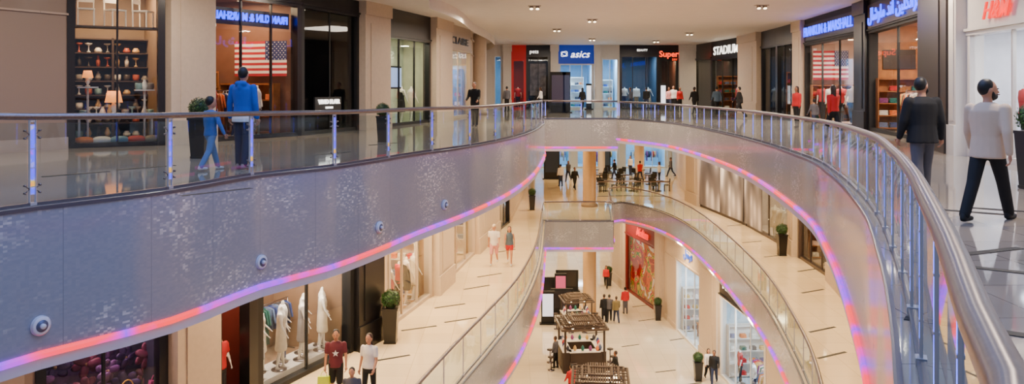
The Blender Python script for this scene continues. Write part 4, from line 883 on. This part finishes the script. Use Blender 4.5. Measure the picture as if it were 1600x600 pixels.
# ---------------------------------------------------------------- kiosks
KW=M('kiosk_wood',(82,66,54),.5,noise=.2); KD=M('kiosk_dark',(56,42,34),.45)
ST=MB(KD); ST.cyl((0,0,.66),(0,0,.7),.17,KD,n=16); ST.cyl((0,0,.03),(0,0,.66),.03,STEEL); ST.cyl((0,0,0),(0,0,.03),.17,STEEL,n=16); STM=ST.mesh('stool')
def kiosk(c,rz=0,sc=1.):
    r=empty('kiosk',c,rz,label='dark wooden sales kiosk with lattice canopy and counters',cat='kiosk'); r.scale=(sc,)*3
    pb=MB(KD); pb.box((0,0,1.05),(.09,.09,2.1),KD); pm=pb.mesh()
    for x in(-1,1):
        for y in(-1,1): obj('post',pm,r,(x*.95,y*.95,0))
    b=MB(KW)
    for k,(hw,z) in enumerate(((1.12,2.1),(.95,2.2),(.72,2.28),(.45,2.34))):
        for sx in(-1,1): b.box((sx*hw,0,z),(.07,2*hw,.09),KW); b.box((0,sx*hw,z),(2*hw,.07,.09),KW)
    for i in range(-11,12):
        x=i*.097; h=2.36-.25*max(0,(abs(x)-.45)/.65) if abs(x)>.45 else 2.36
        b.box((x,0,h-.03),(.055,2.1,.03),KW); 
        if i%3==0: b.box((0,x,h-.06),(2.1,.04,.03),KW)
    obj('canopy',b.mesh(),r)
    b=MB(KD,WHITE); 
    for sx in(-1,1): b.box((sx*.85,0,.5),(.4,1.9,1.),KD); b.box((sx*.85,0,1.02),(.46,1.95,.04),WHITE); b.box((0,sx*.85,.5),(1.4,.4,1.),KD); b.box((0,sx*.85,1.02),(1.5,.46,.04),WHITE)
    obj('counter',b.mesh(),r)
    b=MB(WARM); 
    for x in(-.5,.5):
        for y in(-.5,.5): b.ell((x,y,2.0),(.05,.05,.05),WARM,n=8,k=6)
    obj('lamp_bulb',b.mesh(),r)
    area(Vector(c)+Vector((0,0,1.95*sc)),.6,25,WC)
    for i in range(20):
        a=2*math.pi*i/20; x=.86*max(-1,min(1,1.4*math.cos(a))); y=.86*max(-1,min(1,1.4*math.sin(a))); m=M('good%d'%(i%10),PAL[i%10],.4); b=MB(m); b.lathe((0,0,0),[(.06,0),(.09,.1),(.06,.2),(.02,.26)],m,n=10)
        obj('merchandise_jar',b.mesh(),None,Vector(c)+Vector((x*sc,y*sc,1.05*sc)),label='small coloured product jar on the kiosk counter',cat='product',group='products on kiosk counters')
    for x,y in((-1.5,-.6),(-1.5,.5),(1.5,-.5),(1.5,.6),(-.5,-1.5),(.5,-1.5)): obj('stool',STM,None,Vector(c)+Vector((x*sc,y*sc,0)),label='dark round stool beside the kiosk',cat='stool',group='stools around the kiosks')
kiosk(P(908,572,L0),.1,1.05); kiosk(P(938,672,L0),-.1,1.05); kiosk(P(903,520,L0)+Vector((0,1.2,0)),.15,.8)
def totem(px,py,z,col,es,h=2.,w_=.8,lb='tall black information display with lit screen'):
    v=P(px,py,z); r=empty('display_totem',v,label=lb,cat='display'); b=MB(BLK); b.box((0,0,h/2),(w_,.15,h),BLK); b.box((0,0,.03),(w_+.2,.5,.06),BLK); obj('casing',b.mesh(),r)
    m=M('scr%d%d%d'%col,col,.3,es=es); b=MB(m); b.box((0,-.08,h*.58),(w_*.82,.02,h*.68),m); obj('screen',b.mesh(),r)
totem(856,506,L0,(210,215,235),1.2); totem(876,474,L0,(190,80,120),.6); totem(890,500,L0,(60,50,50),.2,1.4,1.2); totem(878,490,L0,(40,36,40),.1,1.6,1.4); totem(862,470,L0,(30,30,34),.1,1.6,1.2); totem(886,455,L0,(40,36,36),.1,1.5,1.6)
totem(872,176,L2,(60,50,70),.4,2.6,1.); totem(885,176,L2,(50,60,90),.4,2.6,.5); totem(1036,172,L2,(235,240,250),1.5,1.9,.4); totem(920,171,L2,(235,240,250),1.5,1.9,.4,'white lit display pillar on the far concourse'); totem(862,280,L1,(30,40,50),.2,2.4,1.3); totem(945,268,L1,(50,60,70),.3,2.4,1.)
cb=MB(DWOOD); cb.cyl((0,0,.72),(0,0,.76),.4,DWOOD,n=20); cb.cyl((0,0,.03),(0,0,.72),.035,BLK); cb.cyl((0,0,0),(0,0,.03),.25,BLK,n=16); CT=cb.mesh('cafe_table')
ch=MB(BLK); ch.box((0,0,.45),(.42,.42,.05),BLK); ch.box((0,.2,.72),(.42,.04,.4),BLK,rx=-.1)
for x in(-.18,.18):
    for y in(-.18,.18): ch.box((x,y,.22),(.035,.035,.45),BLK)
CM=ch.mesh('cafe_chair')
for i in range(9):
    x=6.8+(i%3)*1.9; y=58+(i//3)*4
    obj('cafe_table',CT,None,(x,y,L1),label='small round dark cafe table',cat='table',group='cafe tables on the concourse')
    for a_ in range(3):
        t=a_*2.1+i; obj('cafe_chair',CM,None,(x+.62*math.cos(t),y+.62*math.sin(t),L1),t-math.pi/2,label='black cafe chair beside a round table',cat='chair',group='cafe chairs on the concourse')
# second glass balustrade around the far concourse void
balustrade([(5.9,55,0,-4.85),(8,55.3,0,-4.85),(10.8,55,0,-4.85)],L1,1.4,STEEL,'short glass balustrade before the cafe seating')
# ---------------------------------------------------------------- camera
cd=bpy.data.cameras.new('camera'); cd.sensor_width=36; cd.lens=36*F/1600; cd.shift_y=-(300-HY)/1600; cd.clip_start=.05; cd.clip_end=300
cam=bpy.data.objects.new('camera',cd); COL.objects.link(cam); cam.location=(0,0,EH); cam.rotation_euler=(math.pi/2,0,0); bpy.context.scene.camera=cam
